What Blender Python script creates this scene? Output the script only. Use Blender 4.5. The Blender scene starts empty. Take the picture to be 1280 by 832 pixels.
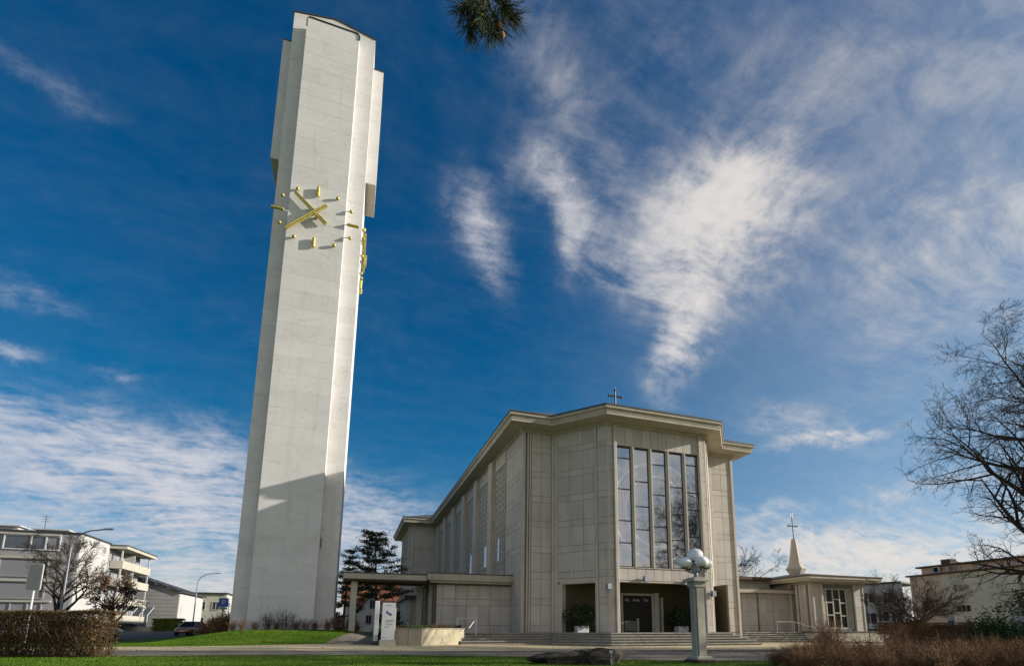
import bpy, math, random
import numpy as np
from mathutils import Vector, Matrix
random.seed(11)
rng = np.random.default_rng(11)
SC = bpy.context.scene
COL = SC.collection
PI = math.pi

# ------------------------------------------------------------------ camera
# x runs along the church front to the right, y away from it, z up (metres)
A_FW = math.radians(69.567)
PIT = math.radians(10.5035)
F_H = Vector((math.cos(A_FW), math.sin(A_FW), 0))
R_H = Vector((math.sin(A_FW), -math.cos(A_FW), 0))
FWD = F_H * math.cos(PIT) + Vector((0, 0, math.sin(PIT)))
UPV = -F_H * math.sin(PIT) + Vector((0, 0, math.cos(PIT)))
cam_d = bpy.data.cameras.new('camera')
cam = bpy.data.objects.new('camera', cam_d)
COL.objects.link(cam)
cam_d.sensor_width = 36.0
cam_d.lens = 685 / 1280 * 36
cam_d.shift_x = -55 / 1280
cam_d.shift_y = 244 / 1280
cam_d.clip_start = 0.05
cam_d.clip_end = 6000
M = Matrix.Identity(4)
for i in range(3):
    M[i][0] = R_H[i]; M[i][1] = UPV[i]; M[i][2] = -FWD[i]
M[0][3], M[1][3], M[2][3] = 0, 0, 1.0
cam.matrix_world = M
SC.camera = cam

# ------------------------------------------------------------------ light
SUN = Vector((1.0, -0.265, 0.39)).normalized()
sun_d = bpy.data.lights.new('sun', 'SUN')
sun_d.energy = 4.6
sun_d.angle = math.radians(0.5)
sun_d.color = (1.0, 0.935, 0.84)
sun = bpy.data.objects.new('sun', sun_d)
COL.objects.link(sun)
sun.rotation_euler = SUN.to_track_quat('Z', 'Y').to_euler()
sun.location = (60, -20, 60)

SC.view_settings.view_transform = 'Standard'
SC.view_settings.look = 'None'
SC.view_settings.exposure = 0.5
SC.view_settings.gamma = 1.0
SC.view_settings.use_curve_mapping = False

# ------------------------------------------------------------------ sky
# cloud patches: direction, the two axes divided by their angular half-widths, strength
CLOUDS = [
((0.491, 0.623, 0.609),(-1.36, -6.49, 7.73),(8.46, -3.89, -2.85),1.4),
((0.507, 0.573, 0.644),(9.51, -4.14, -3.81),(2.4, 13.45, -13.87),0.8),
((0.499, 0.722, 0.48),(-0.34, 7.01, -10.18),(-24.73, 10.62, 9.74),1.5),
((0.413, 0.713, 0.566),(10.11, -2.2, -4.61),(-5.65, 18.68, -19.42),0.60),
((0.157, 0.77, 0.619),(9.15, 6.86, -10.86),(-24.76, 13.51, -10.52),.75),
((0.27, 0.688, 0.673),(-13.0, -1.36, 6.6),(20.63, -28.14, 20.52),.7),
((0.304, 0.717, 0.627),(0.54, 13.8, -16.03),(-46.45, 13.04, 7.62),0.60),
((0.213, 0.694, 0.688),(17.58, -8.91, 3.54),(11.32, 12.75, -16.37),0.25),
((0.714, 0.628, 0.311),(8.62, -9.75, -0.09),(22.48, 15.22, -82.38),1.1),
((0.659, 0.67, 0.341),(10.28, -8.03, -4.09),(2.4, 13.99, -32.17),0.35),
((0.703, 0.49, 0.516),(4.33, -7.73, 1.44),(4.47, 0.44, -6.52),0.2),
((0.765, 0.391, 0.511),(5.42, -3.15, -5.7),(1.05, 7.33, -7.18),0.36),
((-0.42, 0.836, 0.352),(30.64, 14.17, 2.9),(-13.29, 25.98, -77.6),0.60),
((-0.315, 0.883, 0.349),(38.74, 15.26, -3.6),(-19.86, 25.69, -83.01),0.50),
((-0.4, 0.813, 0.422),(19.38, 9.64, -0.21),(-19.07, 23.97, -64.22),0.28),
((-0.356, 0.693, 0.627),(17.21, 9.18, -0.39),(-32.64, 30.41, -52.19),0.20),
((-0.319, 0.922, 0.221),(3.87, 1.4, -0.27),(-1.54, 2.9, -14.35),0.75),
((-0.081, 0.978, 0.192),(2.99, 0.35, -0.54),(-2.44, 2.7, -14.8),0.70),
((-0.376, 0.886, 0.272),(8.49, 3.81, -0.69),(-5.6, 8.18, -34.41),0.40),
((0.73, 0.672, 0.124),(4.56, -4.91, -0.21),(1.84, 4.41, -34.67),0.90),
((0.657, 0.73, 0.19),(11.62, -10.85, 1.49),(9.82, 4.56, -51.43),0.45),
((0.265, 0.627, 0.733),(4.84, 0.56, -2.23),(-12.32, 17.24, -10.29),0.22),
((0.644, 0.338, 0.686),(4.46, -2.76, -2.82),(4.33, 6.56, -7.29),0.22),
((0.799, 0.563, 0.211),(7.21, -10.61, 0.99),(10.41, 4.12, -50.36),0.30),
((0.424, 0.5, 0.755),(4.29, -1.86, -1.17),(3.41, 9.25, -8.04),0.18),
]
world = bpy.data.worlds.new('World')
SC.world = world
world.use_nodes = True


class NT:
    """short-hand for building node trees"""
    def __init__(self, tree):
        self.t = tree; self.n = tree.nodes; self.l = tree.links

    def put(self, sock, v):
        if hasattr(v, 'links') or isinstance(v, bpy.types.NodeSocket):
            self.l.new(v, sock)
        elif v is not None:
            sock.default_value = v

    def m(self, op, a, b=None, c=None, clamp=False):
        k = self.n.new('ShaderNodeMath'); k.operation = op; k.use_clamp = clamp
        self.put(k.inputs[0], a)
        if b is not None: self.put(k.inputs[1], b)
        if c is not None: self.put(k.inputs[2], c)
        return k.outputs[0]

    def v(self, op, a, b=None):
        k = self.n.new('ShaderNodeVectorMath'); k.operation = op
        self.put(k.inputs[0], a)
        if b is not None: self.put(k.inputs[1], b)
        return k.outputs['Value'] if op in ('DOT_PRODUCT', 'LENGTH') else k.outputs[0]

    def noise(self, vec, scale, detail=4, rough=.5, dist=0.0, out=0):
        k = self.n.new('ShaderNodeTexNoise')
        self.put(k.inputs['Vector'], vec)
        k.inputs['Scale'].default_value = scale
        k.inputs['Detail'].default_value = detail
        k.inputs['Roughness'].default_value = rough
        k.inputs['Distortion'].default_value = dist
        return k.outputs[out]

    def mapr(self, x, a, b, c=0.0, d=1.0, smooth=True):
        k = self.n.new('ShaderNodeMapRange')
        k.interpolation_type = 'SMOOTHSTEP' if smooth else 'LINEAR'
        self.put(k.inputs[0], x)
        for i, q in enumerate((a, b, c, d)): k.inputs[i + 1].default_value = q
        return k.outputs[0]

    def mix(self, f, a, b, blend='MIX'):
        k = self.n.new('ShaderNodeMix'); k.data_type = 'RGBA'; k.blend_type = blend
        self.put(k.inputs[0], f); self.put(k.inputs[6], a); self.put(k.inputs[7], b)
        return k.outputs[2]

    def comb(self, x, y, z):
        k = self.n.new('ShaderNodeCombineXYZ')
        for i, q in enumerate((x, y, z)): self.put(k.inputs[i], q)
        return k.outputs[0]

    def sep(self, v):
        k = self.n.new('ShaderNodeSeparateXYZ'); self.put(k.inputs[0], v)
        return k.outputs


def make_sky():
    T = NT(world.node_tree)
    bg = T.n['Background']
    bg.inputs[1].default_value = 0.075
    sk = T.n.new('ShaderNodeTexSky')
    sk.sky_type = 'NISHITA'; sk.sun_disc = False
    sk.sun_elevation = math.asin(SUN.z)
    sk.sun_rotation = math.atan2(SUN.x, SUN.y)
    sk.altitude = 400; sk.air_density = 1.0; sk.dust_density = 0.6; sk.ozone_density = 2.5
    tc = T.n.new('ShaderNodeTexCoord')
    d = T.v('NORMALIZE', tc.outputs['Generated'])
    x, y, z = T.sep(d)
    zc = T.m('MAXIMUM', z, 0.0)
    # deep polarised blue
    hs = T.n.new('ShaderNodeHueSaturation')
    hs.inputs['Saturation'].default_value = 1.42
    hs.inputs['Value'].default_value = 1.0
    T.l.new(sk.outputs[0], hs.inputs['Color'])
    blue = T.mix(1.0, hs.outputs[0], T.mix(T.mapr(z, .02, .40), (.86, .84, .95, 1), (0.29, .92, .90, 1)), 'MULTIPLY')
    # flat cloud layer coordinates
    zz = T.m('ADD', zc, 0.27)
    pl = T.comb(T.m('DIVIDE', x, zz), T.m('DIVIDE', y, zz), 0.0)
    warp = T.noise(pl, 1.3, 3, .5, 0, 1)
    wv = T.v('SUBTRACT', warp, (0.5, 0.5, 0.5))
    k = T.n.new('ShaderNodeVectorMath'); k.operation = 'MULTIPLY_ADD'
    T.put(k.inputs[0], wv); k.inputs[1].default_value = (0.32, 0.32, 0); T.put(k.inputs[2], pl)
    plw = k.outputs[0]
    # fibres: coordinates squeezed along one direction
    mp = T.n.new('ShaderNodeMapping')
    mp.inputs['Rotation'].default_value = (0, 0, math.radians(-38))
    mp.inputs['Scale'].default_value = (1.0, 3.2, 1)
    T.l.new(plw, mp.inputs[0])
    fib = T.noise(mp.outputs[0], 6.2, 9, .66, .25)
    puff = T.noise(plw, 6.6, 9, .62, .15)
    fine = T.noise(plw, 22.0, 7, .68, .3)
    tex = T.m('ADD', T.m('MULTIPLY', fib, .36), T.m('ADD', T.m('MULTIPLY', puff, .38), T.m('MULTIPLY', fine, .26)))
    # wobble the look-up direction so that the patches lose their round outline
    wn = T.noise(d, 7.0, 6, .66, 0, 1)
    k = T.n.new('ShaderNodeVectorMath'); k.operation = 'MULTIPLY_ADD'
    T.put(k.inputs[0], T.v('SUBTRACT', wn, (0.5, 0.5, 0.5))); k.inputs[1].default_value = (0.11, 0.11, 0.11); T.put(k.inputs[2], d)
    dw = k.outputs[0]
    tot = None
    for c, e1, e2, amp in CLOUDS:
        a = T.v('DOT_PRODUCT', T.v('SUBTRACT', dw, c), e1)
        b = T.v('DOT_PRODUCT', T.v('SUBTRACT', dw, c), e2)
        r2 = T.m('ADD', T.m('MULTIPLY', a, a), T.m('MULTIPLY', b, b))
        front = T.m('GREATER_THAN', T.v('DOT_PRODUCT', d, c), 0.2)
        g = T.m('MULTIPLY', T.m('EXPONENT', T.m('MULTIPLY', r2, -1.15)), T.m('MULTIPLY', front, amp))
        tot = g if tot is None else T.m('ADD', tot, g)
    # the rest of the sky: thin cirrus, and a bank towards the horizon
    band = T.m('SUBTRACT', 1.0, T.mapr(z, 0.02, 0.22))
    side = T.mapr(y, -0.2, -0.75)
    veil = T.m('ADD', T.m('MULTIPLY', band, 1.2), T.m('MULTIPLY', side, 1.15))
    veil = T.m('ADD', veil, T.m('MULTIPLY', T.mapr(x, 0.6, 1.0), .2))
    tot = T.m('ADD', tot, T.m('ADD', veil, 0.03))
    tn = T.mapr(tex, 0.35, 0.66, 0.0, 1.0, False)
    shaped = T.m('MULTIPLY', T.m('POWER', tot, 1.25), T.m('ADD', T.m('MULTIPLY', T.m('POWER', tn, 1.8), 3.1), .06))
    dens = T.m('SUBTRACT', 1.0, T.m('EXPONENT', T.m('MULTIPLY', shaped, -1.15)))
    haze = T.m('MULTIPLY', T.mapr(x, .22, .85), .20)
    dens = T.m('ADD', dens, T.m('MULTIPLY', haze, T.m('SUBTRACT', 1.0, dens)))
    dens = T.m('MULTIPLY', dens, 0.97, clamp=True)
    ccol = T.mix(T.mapr(z, 0.03, 0.5), (6.5, 6.3, 6.5, 1), (6.1, 6.25, 6.9, 1))
    ccol = T.mix(T.mapr(T.v('DOT_PRODUCT', d, tuple(SUN)), -.15, .75), ccol, (7.6, 7.1, 6.6, 1))
    col = T.mix(dens, blue, ccol)
    # below the horizon: far land
    col = T.mix(T.mapr(z, -0.03, 0.0, 1, 0), col, (0.9, 0.85, 0.7, 1))
    T.l.new(col, bg.inputs[0])


make_sky()

# ------------------------------------------------------------------ helpers
def tag(o, label=None, cat=None, group=None, kind=None):
    if label: o['label'] = label
    if cat: o['category'] = cat
    if group: o['group'] = group
    if kind: o['kind'] = kind
    return o


def thing(name, label, cat, loc=(0, 0, 0), group=None):
    o = bpy.data.objects.new(name, None)
    COL.objects.link(o)
    o.location = loc
    o.empty_display_size = .2
    return tag(o, label, cat, group)


def origin(o):
    p = Vector((0, 0, 0))
    while o is not None:
        p += Vector(o.location); o = o.parent
    return p


def copy_tree(o, parent=None):
    c = o.copy(); COL.objects.link(c)
    if parent is not None: c.parent = parent
    for ch in list(o.children):
        copy_tree(ch, c)
    return c


class MB:
    """collects shapes given in world coordinates"""
    def __init__(self):
        self.v = []; self.f = []

    def add(self, v, f):
        n = len(self.v)
        self.v += [tuple(p) for p in v]
        self.f += [tuple(i + n for i in q) for q in f]
        return self

    def box(self, x0, x1, y0, y1, z0, z1):
        v = [(x, y, z) for z in (z0, z1) for y in (y0, y1) for x in (x0, x1)]
        return self.add(v, [(0, 2, 3, 1), (4, 5, 7, 6), (0, 1, 5, 4), (1, 3, 7, 5), (3, 2, 6, 7), (2, 0, 4, 6)])

    def cbox(self, x0, x1, y0, y1, z0, z1, c=.02):
        """box with chamfered vertical edges and top"""
        def ring(k, z): return [(x0 + k, y0, z), (x1 - k, y0, z), (x1, y0 + k, z), (x1, y1 - k, z), (x1 - k, y1, z), (x0 + k, y1, z), (x0, y1 - k, z), (x0, y0 + k, z)]
        def shr(r): 
            cx, cy = (x0 + x1) / 2, (y0 + y1) / 2
            return [(x - math.copysign(c, x - cx), y - math.copysign(c, y - cy), z) for x, y, z in r]
        a = ring(c, z0); b = ring(c, z1 - c); t = shr(ring(c, z1))
        f = [tuple(range(7, -1, -1))]
        for L in (0, 8):
            for i in range(8):
                j = (i + 1) % 8
                f.append((L + i, L + j, L + 8 + j, L + 8 + i))
        f.append(tuple(range(16, 24)))
        return self.add(a + b + t, f)

    def prism(self, poly, z0, z1):
        n = len(poly)
        ar = sum(poly[i][0] * poly[(i + 1) % n][1] - poly[(i + 1) % n][0] * poly[i][1] for i in range(n))
        if ar < 0: poly = poly[::-1]
        v = [(x, y, z0) for x, y in poly] + [(x, y, z1) for x, y in poly]
        f = [tuple(range(n - 1, -1, -1)), tuple(range(n, 2 * n))]
        f += [(i, (i + 1) % n, n + (i + 1) % n, n + i) for i in range(n)]
        return self.add(v, f)

    def hexa(self, p):
        """8 points: bottom ring then top ring"""
        return self.add(p, [(3, 2, 1, 0), (4, 5, 6, 7), (0, 1, 5, 4), (1, 2, 6, 5), (2, 3, 7, 6), (3, 0, 4, 7)])

    def obox(self, p0, p1, n, t0, t1, z0, z1):
        """box along the line p0-p1 (xy), thickness from t0 to t1 along normal n"""
        a = [(p0[0] + n[0] * t, p0[1] + n[1] * t) for t in (t0, t1)]
        b = [(p1[0] + n[0] * t, p1[1] + n[1] * t) for t in (t0, t1)]
        return self.prism([a[0], b[0], b[1], a[1]], z0, z1)

    def tube(self, pts, rad, n=8, cap=True):
        pts = [Vector(p) for p in pts]
        if not hasattr(rad, '__len__'): rad = [rad] * len(pts)
        base = len(self.v)
        ref = None
        for i, p in enumerate(pts):
            d = (pts[min(i + 1, len(pts) - 1)] - pts[max(i - 1, 0)]).normalized()
            if ref is None:
                ref = d.orthogonal().normalized()
            a = (ref - d * ref.dot(d))
            a = a.normalized() if a.length > 1e-6 else d.orthogonal().normalized()
            ref = a
            b = d.cross(a)
            for k in range(n):
                t = 2 * PI * k / n
                self.v.append(tuple(p + (a * math.cos(t) + b * math.sin(t)) * rad[i]))
        for i in range(len(pts) - 1):
            for k in range(n):
                k2 = (k + 1) % n
                self.f.append((base + i * n + k, base + i * n + k2, base + (i + 1) * n + k2, base + (i + 1) * n + k))
        if cap:
            self.f.append(tuple(base + k for k in range(n - 1, -1, -1)))
            e = base + (len(pts) - 1) * n
            self.f.append(tuple(e + k for k in range(n)))
        return self

    def lathe(self, c, prof, n=16):
        """prof: (radius, z) from bottom to top"""
        base = len(self.v)
        for r, z in prof:
            for k in range(n):
                t = 2 * PI * k / n
                self.v.append((c[0] + r * math.cos(t), c[1] + r * math.sin(t), c[2] + z))
        for i in range(len(prof) - 1):
            for k in range(n):
                k2 = (k + 1) % n
                self.f.append((base + i * n + k, base + i * n + k2, base + (i + 1) * n + k2, base + (i + 1) * n + k))
        self.f.append(tuple(base + k for k in range(n - 1, -1, -1)))
        e = base + (len(prof) - 1) * n
        self.f.append(tuple(e + k for k in range(n)))
        return self

    def ball(self, c, rx, ry, rz, n=14, m=8):
        return self.lathe_xy(c, rx, ry, rz, n, m)

    def lathe_xy(self, c, rx, ry, rz, n, m):
        base = len(self.v)
        for i in range(m + 1):
            t = -PI / 2 + PI * i / m
            t = max(min(t, PI / 2 - .02), -PI / 2 + .02)
            for k in range(n):
                p = 2 * PI * k / n
                self.v.append((c[0] + rx * math.cos(t) * math.cos(p), c[1] + ry * math.cos(t) * math.sin(p), c[2] + rz * math.sin(t)))
        for i in range(m):
            for k in range(n):
                k2 = (k + 1) % n
                self.f.append((base + i * n + k, base + i * n + k2, base + (i + 1) * n + k2, base + (i + 1) * n + k))
        self.f.append(tuple(base + k for k in range(n - 1, -1, -1)))
        self.f.append(tuple(base + m * n + k for k in range(n)))
        return self

    def build(self, name, mat, parent=None, smooth=0):
        me = bpy.data.meshes.new(name)
        o = origin(parent) if parent is not None else Vector((0, 0, 0))
        me.from_pydata([(x - o.x, y - o.y, z - o.z) for x, y, z in self.v], [], self.f)
        me.materials.append(mat)
        if smooth:
            me.polygons.foreach_set('use_smooth', [True] * len(me.polygons))
            me.set_sharp_from_angle(angle=math.radians(smooth))
        ob = bpy.data.objects.new(name, me)
        COL.objects.link(ob)
        if parent is not None: ob.parent = parent
        return ob


def np_mesh(name, V, Fq, mat, parent=None, smooth=False):
    """vertices (N,3) and faces (M,k) as arrays, world coordinates"""
    V = np.asarray(V, np.float32).reshape(-1, 3); Fq = np.asarray(Fq, np.int32)
    if parent is not None:
        o = origin(parent); V = V - np.array([o.x, o.y, o.z], np.float32)
    me = bpy.data.meshes.new(name)
    k = Fq.shape[1]
    me.vertices.add(len(V)); me.vertices.foreach_set('co', V.ravel())
    me.loops.add(Fq.size); me.loops.foreach_set('vertex_index', Fq.ravel())
    me.polygons.add(len(Fq)); me.polygons.foreach_set('loop_start', np.arange(0, Fq.size, k, dtype=np.int32))
    if smooth: me.polygons.foreach_set('use_smooth', np.ones(len(Fq), bool))
    me.update(calc_edges=True)
    me.materials.append(mat)
    ob = bpy.data.objects.new(name, me)
    COL.objects.link(ob)
    if parent is not None: ob.parent = parent
    return ob


def norm_rows(a):
    return a / np.maximum(np.linalg.norm(a, axis=-1, keepdims=True), 1e-9)


def tubes_np(paths, rads, sides=3):
    """paths (K,P,3), rads (K,P) -> vertices, quads"""
    paths = np.asarray(paths, float); rads = np.asarray(rads, float)
    K, P, _ = paths.shape
    d = np.empty_like(paths)
    d[:, 1:-1] = paths[:, 2:] - paths[:, :-2]; d[:, 0] = paths[:, 1] - paths[:, 0]; d[:, -1] = paths[:, -1] - paths[:, -2]
    d = norm_rows(d)
    ref = np.where(np.abs(d[:, :1, 2:3]) > .9, np.array([1., 0, 0]), np.array([0, 0, 1.]))
    a = norm_rows(np.cross(d, np.broadcast_to(ref, d.shape))); b = np.cross(d, a)
    ang = np.arange(sides) * 2 * PI / sides
    V = paths[:, :, None, :] + (a[:, :, None, :] * np.cos(ang)[None, None, :, None] + b[:, :, None, :] * np.sin(ang)[None, None, :, None]) * rads[:, :, None, None]
    idx = np.arange(K * P * sides).reshape(K, P, sides)
    A = idx[:, :-1]; B = idx[:, 1:]
    Q = np.stack([A, np.roll(A, -1, 2), np.roll(B, -1, 2), B], -1).reshape(-1, 4)
    return V.reshape(-1, 3), Q


def leaves_np(C, size, flat=0.0, aspect=.55, seed=0):
    """a little folded quad at every centre"""
    g = np.random.default_rng(seed)
    N = len(C)
    n = g.normal(size=(N, 3)); n[:, 2] += flat * 2; n = norm_rows(n)
    t = norm_rows(np.cross(n, g.normal(size=(N, 3)))); b = np.cross(n, t)
    s = (size * g.uniform(.6, 1.3, N))[:, None]
    V = np.stack([C - t * s, C + b * s * aspect, C + t * s, C - b * s * aspect], 1)
    return V.reshape(-1, 3), np.arange(N * 4).reshape(-1, 4)


def sstep(a, b, x):
    t = np.clip((np.asarray(x, float) - a) / (b - a), 0, 1)
    return t * t * (3 - 2 * t)


def lin(a, b, x):
    return np.clip((np.asarray(x, float) - a) / (b - a), 0, 1)


def terrain(u, v):
    """height of the ground"""
    u = np.asarray(u, float); v = np.asarray(v, float)
    z = .25 * (1 - lin(-3, 13, u)) * sstep(15, 31, v)
    mound = sstep(32.3, 38.9, v) * sstep(-11.5, -5.5, u) * (1 - sstep(-.5, 3.5, u)) * (1 - sstep(50, 62, v))
    z = z + .76 * mound
    far = .8 * lin(50, 92, v) * (1 - lin(20, 30, u)) + .8 * lin(46, 56, v) * lin(20, 30, u)
    return np.maximum(z, far)


def tz(u, v):
    return float(terrain(u, v))


# ------------------------------------------------------------------ materials
MATS = {}


def mat(name, c1, c2=None, scale=3.0, detail=5, rough=.85, bump=0.0, bscale=40.0, rand=0.0, metal=0.0, spec=None, stretch=None, extra=None, coat=0.0):
    """principled material, two colours mixed by noise in place, with relief and per-object variation"""
    m = bpy.data.materials.new(name)
    m.use_nodes = True
    T = NT(m.node_tree)
    p = T.n['Principled BSDF']
    geo = T.n.new('ShaderNodeNewGeometry')
    pos = geo.outputs['Position']
    if stretch: pos = T.v('MULTIPLY', pos, stretch)
    col = (*c1, 1)
    if c2 is not None:
        nz = T.noise(pos, scale, detail, .6, .2)
        col = T.mix(T.mapr(nz, .32, .68), (*c1, 1), (*c2, 1))
    if extra: col = extra(T, col, geo.outputs['Position'])
    if rand:
        oi = T.n.new('ShaderNodeObjectInfo')
        val = T.m('ADD', T.m('MULTIPLY', oi.outputs['Random'], rand * 2), 1 - rand)
        col = T.mix(1.0, col, T.comb(val, val, val), 'MULTIPLY')
    T.put(p.inputs['Base Color'], col)
    p.inputs['Roughness'].default_value = rough
    p.inputs['Metallic'].default_value = metal
    if spec is None and rough >= .7: spec = .12
    if spec is not None: p.inputs['Specular IOR Level'].default_value = spec
    if coat:
        p.inputs['Coat Weight'].default_value = coat; p.inputs['Coat Roughness'].default_value = .05
    if bump:
        b = T.n.new('ShaderNodeBump')
        b.inputs['Strength'].default_value = bump
        b.inputs['Distance'].default_value = .02
        T.l.new(T.noise(geo.outputs['Position'], bscale, 5, .6), b.inputs['Height'])
        T.l.new(b.outputs[0], p.inputs['Normal'])
    MATS[name] = m
    return m


def ex_stains(T, col, pos):
    """dark runs and blotches on painted concrete"""
    run = T.noise(T.v('MULTIPLY', pos, (2.2, 2.2, .16)), 1.0, 5, .65)
    col = T.mix(T.mapr(run, .52, .76, 0, .30), col, (.42, .40, .36, 1))
    bl = T.noise(T.v('MULTIPLY', pos, (1, 1, 2.6)), 1.1, 6, .7, .6)
    col = T.mix(T.mapr(bl, .55, .73, 0, .34), col, (.30, .28, .25, 1))
    sp = T.noise(T.v('MULTIPLY', pos, (1, 1, 1.6)), 5.5, 5, .7)
    col = T.mix(T.mapr(sp, .60, .70, 0, .5), col, (.26, .24, .21, 1))
    wn = T.n.new('ShaderNodeTexWhiteNoise'); wn.noise_dimensions = '1D'
    T.put(wn.inputs['W'], T.m('FLOOR', T.m('DIVIDE', T.m('SUBTRACT', T.sep(pos)[2], .688), 1.262)))
    lift = T.m('ADD', T.m('MULTIPLY', wn.outputs['Value'], .07), .945)
    col = T.mix(1.0, col, T.comb(lift, lift, lift), 'MULTIPLY')
    board = T.noise(T.v('MULTIPLY', pos, (.25, .25, 9.0)), 1.0, 2, .5)
    return T.mix(T.mapr(board, .35, .65, 0, .10), col, (.50, .48, .44, 1))


def ex_weather(T, col, pos):
    run = T.noise(T.v('MULTIPLY', pos, (3, 3, .22)), 1.0, 4, .6)
    return T.mix(T.mapr(run, .50, .78, 0, .42), col, (.22, .20, .17, 1))


M_TOWER = mat('white_concrete', (.725, .70, .68), (.67, .645, .625), .7, 6, .8, .25, 30, extra=ex_stains)
M_STONE = mat('stone_panel', (.505, .462, .40), (.45, .41, .355), 1.1, 6, .75, .15, 60, rand=.075, extra=ex_weather)
M_STONE_RIB = mat('stone_rib', (.52, .47, .40), (.46, .415, .35), 1.5, 5, .75, .1, 60, extra=ex_weather)
M_JOINT = mat('joint', (.20, .185, .155), (.16, .15, .125), 3)
M_CORN = mat('cornice_plaster', (.46, .415, .32), (.40, .36, .28), .9, 6, .8, .1, 40, extra=ex_weather)
M_ROOF = mat('roof_sheet', (.10, .105, .11), (.14, .14, .14), 2, 4, .5, metal=.3)
M_FLASH = mat('dark_flashing', (.045, .045, .045), (.07, .065, .06), 4, 3, .5, metal=.4)
M_STEP = mat('step_stone', (.33, .31, .26), (.25, .235, .20), 2.2, 6, .85, .25, 50, rand=.07)
M_PLAZA = mat('forecourt_paving', (.53, .44, .275), (.46, .38, .235), .6, 8, .9, .2, 60)
M_PATHM = mat('grey_brown_ground', (.205, .175, .14), (.15, .13, .105), .8, 8, .9, .3, 70)
M_ROAD = mat('asphalt', (.055, .06, .07), (.075, .08, .09), .5, 8, .8, .2, 60)
M_LINE = mat('road_paint', (.55, .55, .55), (.4, .4, .4), 3)
M_GOLD = mat('gilded_metal', (.58, .48, .13), (.36, .30, .085), 9, 5, .45, metal=.5)
M_DARK = mat('dark_metal', (.035, .036, .04), (.05, .05, .055), 6, 3, .5, metal=.3)
M_GREY_METAL = mat('grey_metal', (.30, .31, .32), (.24, .25, .26), 5, 3, .45, metal=.5)
M_WHITE = mat('white_paint', (.62, .62, .62), (.57, .57, .57), 3, 4, .55)
M_SCREEN = mat('screen_concrete', (.42, .395, .33), (.36, .335, .28), 3, 5, .8)
M_PORCH = mat('shaded_plaster', (.10, .085, .05), (.08, .07, .042), 1.2, 5, .85)  # plaster colour darkened to carry the shade inside the porch
M_PLANTERW = mat('planter_render', (.43, .38, .265), (.38, .335, .235), 1.2, 6, .9, .25, 45, extra=ex_weather)
M_SOIL = mat('soil', (.05, .038, .026), (.08, .06, .04), 6, 6, .95)
M_BARK = mat('bark', (.045, .036, .028), (.075, .06, .047), 8, 5, .9, .4, 40)
M_TWIG = mat('twig', (.036, .027, .021), (.06, .045, .034), 5, 3, .9)
M_REDTWIG = mat('red_twig', (.17, .10, .065), (.23, .15, .095), 6, 3, .85)
M_DRYTWIG = mat('dry_twig', (.27, .155, .08), (.15, .09, .05), 2.2, 4, .9)
M_DRYLEAF = mat('dry_leaf', (.28, .135, .065), (.12, .06, .033), 2.0, 5, .9)
M_HEDGELEAF = mat('hedge_leaf', (.155, .092, .047), (.08, .06, .028), 1.6, 6, .85)
M_NEEDLE = mat('needles', (.085, .098, .045), (.05, .06, .03), 2.5, 4, .8)
M_EVERG = mat('evergreen_leaf', (.045, .085, .022), (.025, .05, .016), 2.0, 5, .7)
M_HEDGEGREEN = mat('green_leaf', (.10, .17, .025), (.13, .15, .035), 2.0, 5, .75)
M_POTLEAF = mat('pot_leaf', (.035, .055, .015), (.015, .028, .009), 2.5, 5, .5)
M_LAWN = mat('lawn', (.055, .125, .008), (.11, .155, .016), .45, 10, .95, .6, 90)
M_BLADE = mat('blade', (.060, .130, .007), (.10, .17, .012), .5, 6, .8)
M_APT = mat('grey_render', (.33, .325, .32), (.29, .285, .28), .8, 6, .85)
M_APTW = mat('white_render', (.52, .51, .49), (.47, .46, .44), .8, 6, .85)
M_BALC = mat('parapet_concrete', (.50, .465, .385), (.45, .42, .35), .8, 5, .85)
M_BEIGE = mat('beige_render', (.76, .66, .49), (.70, .61, .455), .5, 6, .9)
M_PINK = mat('pink_render', (.74, .52, .39), (.68, .47, .36), .5, 6, .9)
M_BROWNTRIM = mat('brown_trim', (.13, .085, .06), (.10, .07, .05), 3, 4, .8)
M_TILE = mat('roof_tile', (.30, .125, .07), (.20, .085, .05), 3, 5, .8)
M_BLIND = mat('blind', (.25, .25, .255), (.22, .22, .225), 2, 3, .6, stretch=(1, 1, 12))
M_GLASS = mat('window_glass', (.05, .065, .085), (.08, .095, .12), .6, 3, .06, spec=.9)
M_BLACKGL = mat('dark_glass', (.008, .009, .011), (.016, .016, .018), 1.5, 3, .2, spec=.12)
M_LAMPGL = mat('opal_glass', (.86, .84, .83), (.84, .82, .81), 4, 3, .45)
M_LAMPST = mat('lamp_stone', (.44, .41, .335), (.34, .32, .265), 1.8, 6, .85, .25, 50, extra=ex_weather)
M_ROCK = mat('rock', (.040, .033, .026), (.085, .072, .055), 3.5, 8, .95, .9, 14)
M_BLUE = mat('sign_blue', (.02, .10, .36), None, rough=.45)
M_INK = mat('ink', (.07, .08, .09), None, rough=.6)
M_TYRE = mat('tyre', (.015, .015, .015), None, rough=.8)
M_CARB = mat('bronze_car_paint', (.34, .13, .04), (.31, .12, .038), 2, 2, .35, metal=.3, coat=.8)
M_CARD = mat('black_car_paint', (.02, .022, .026), None, rough=.3, coat=1.0)
M_DOOR = mat('door_metal', (.009, .009, .008), (.016, .014, .012), 2, 4, .45, spec=.25)
M_DOORLOW = mat('door_lower', (.16, .15, .13), (.12, .11, .10), 2, 4, .5)


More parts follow.
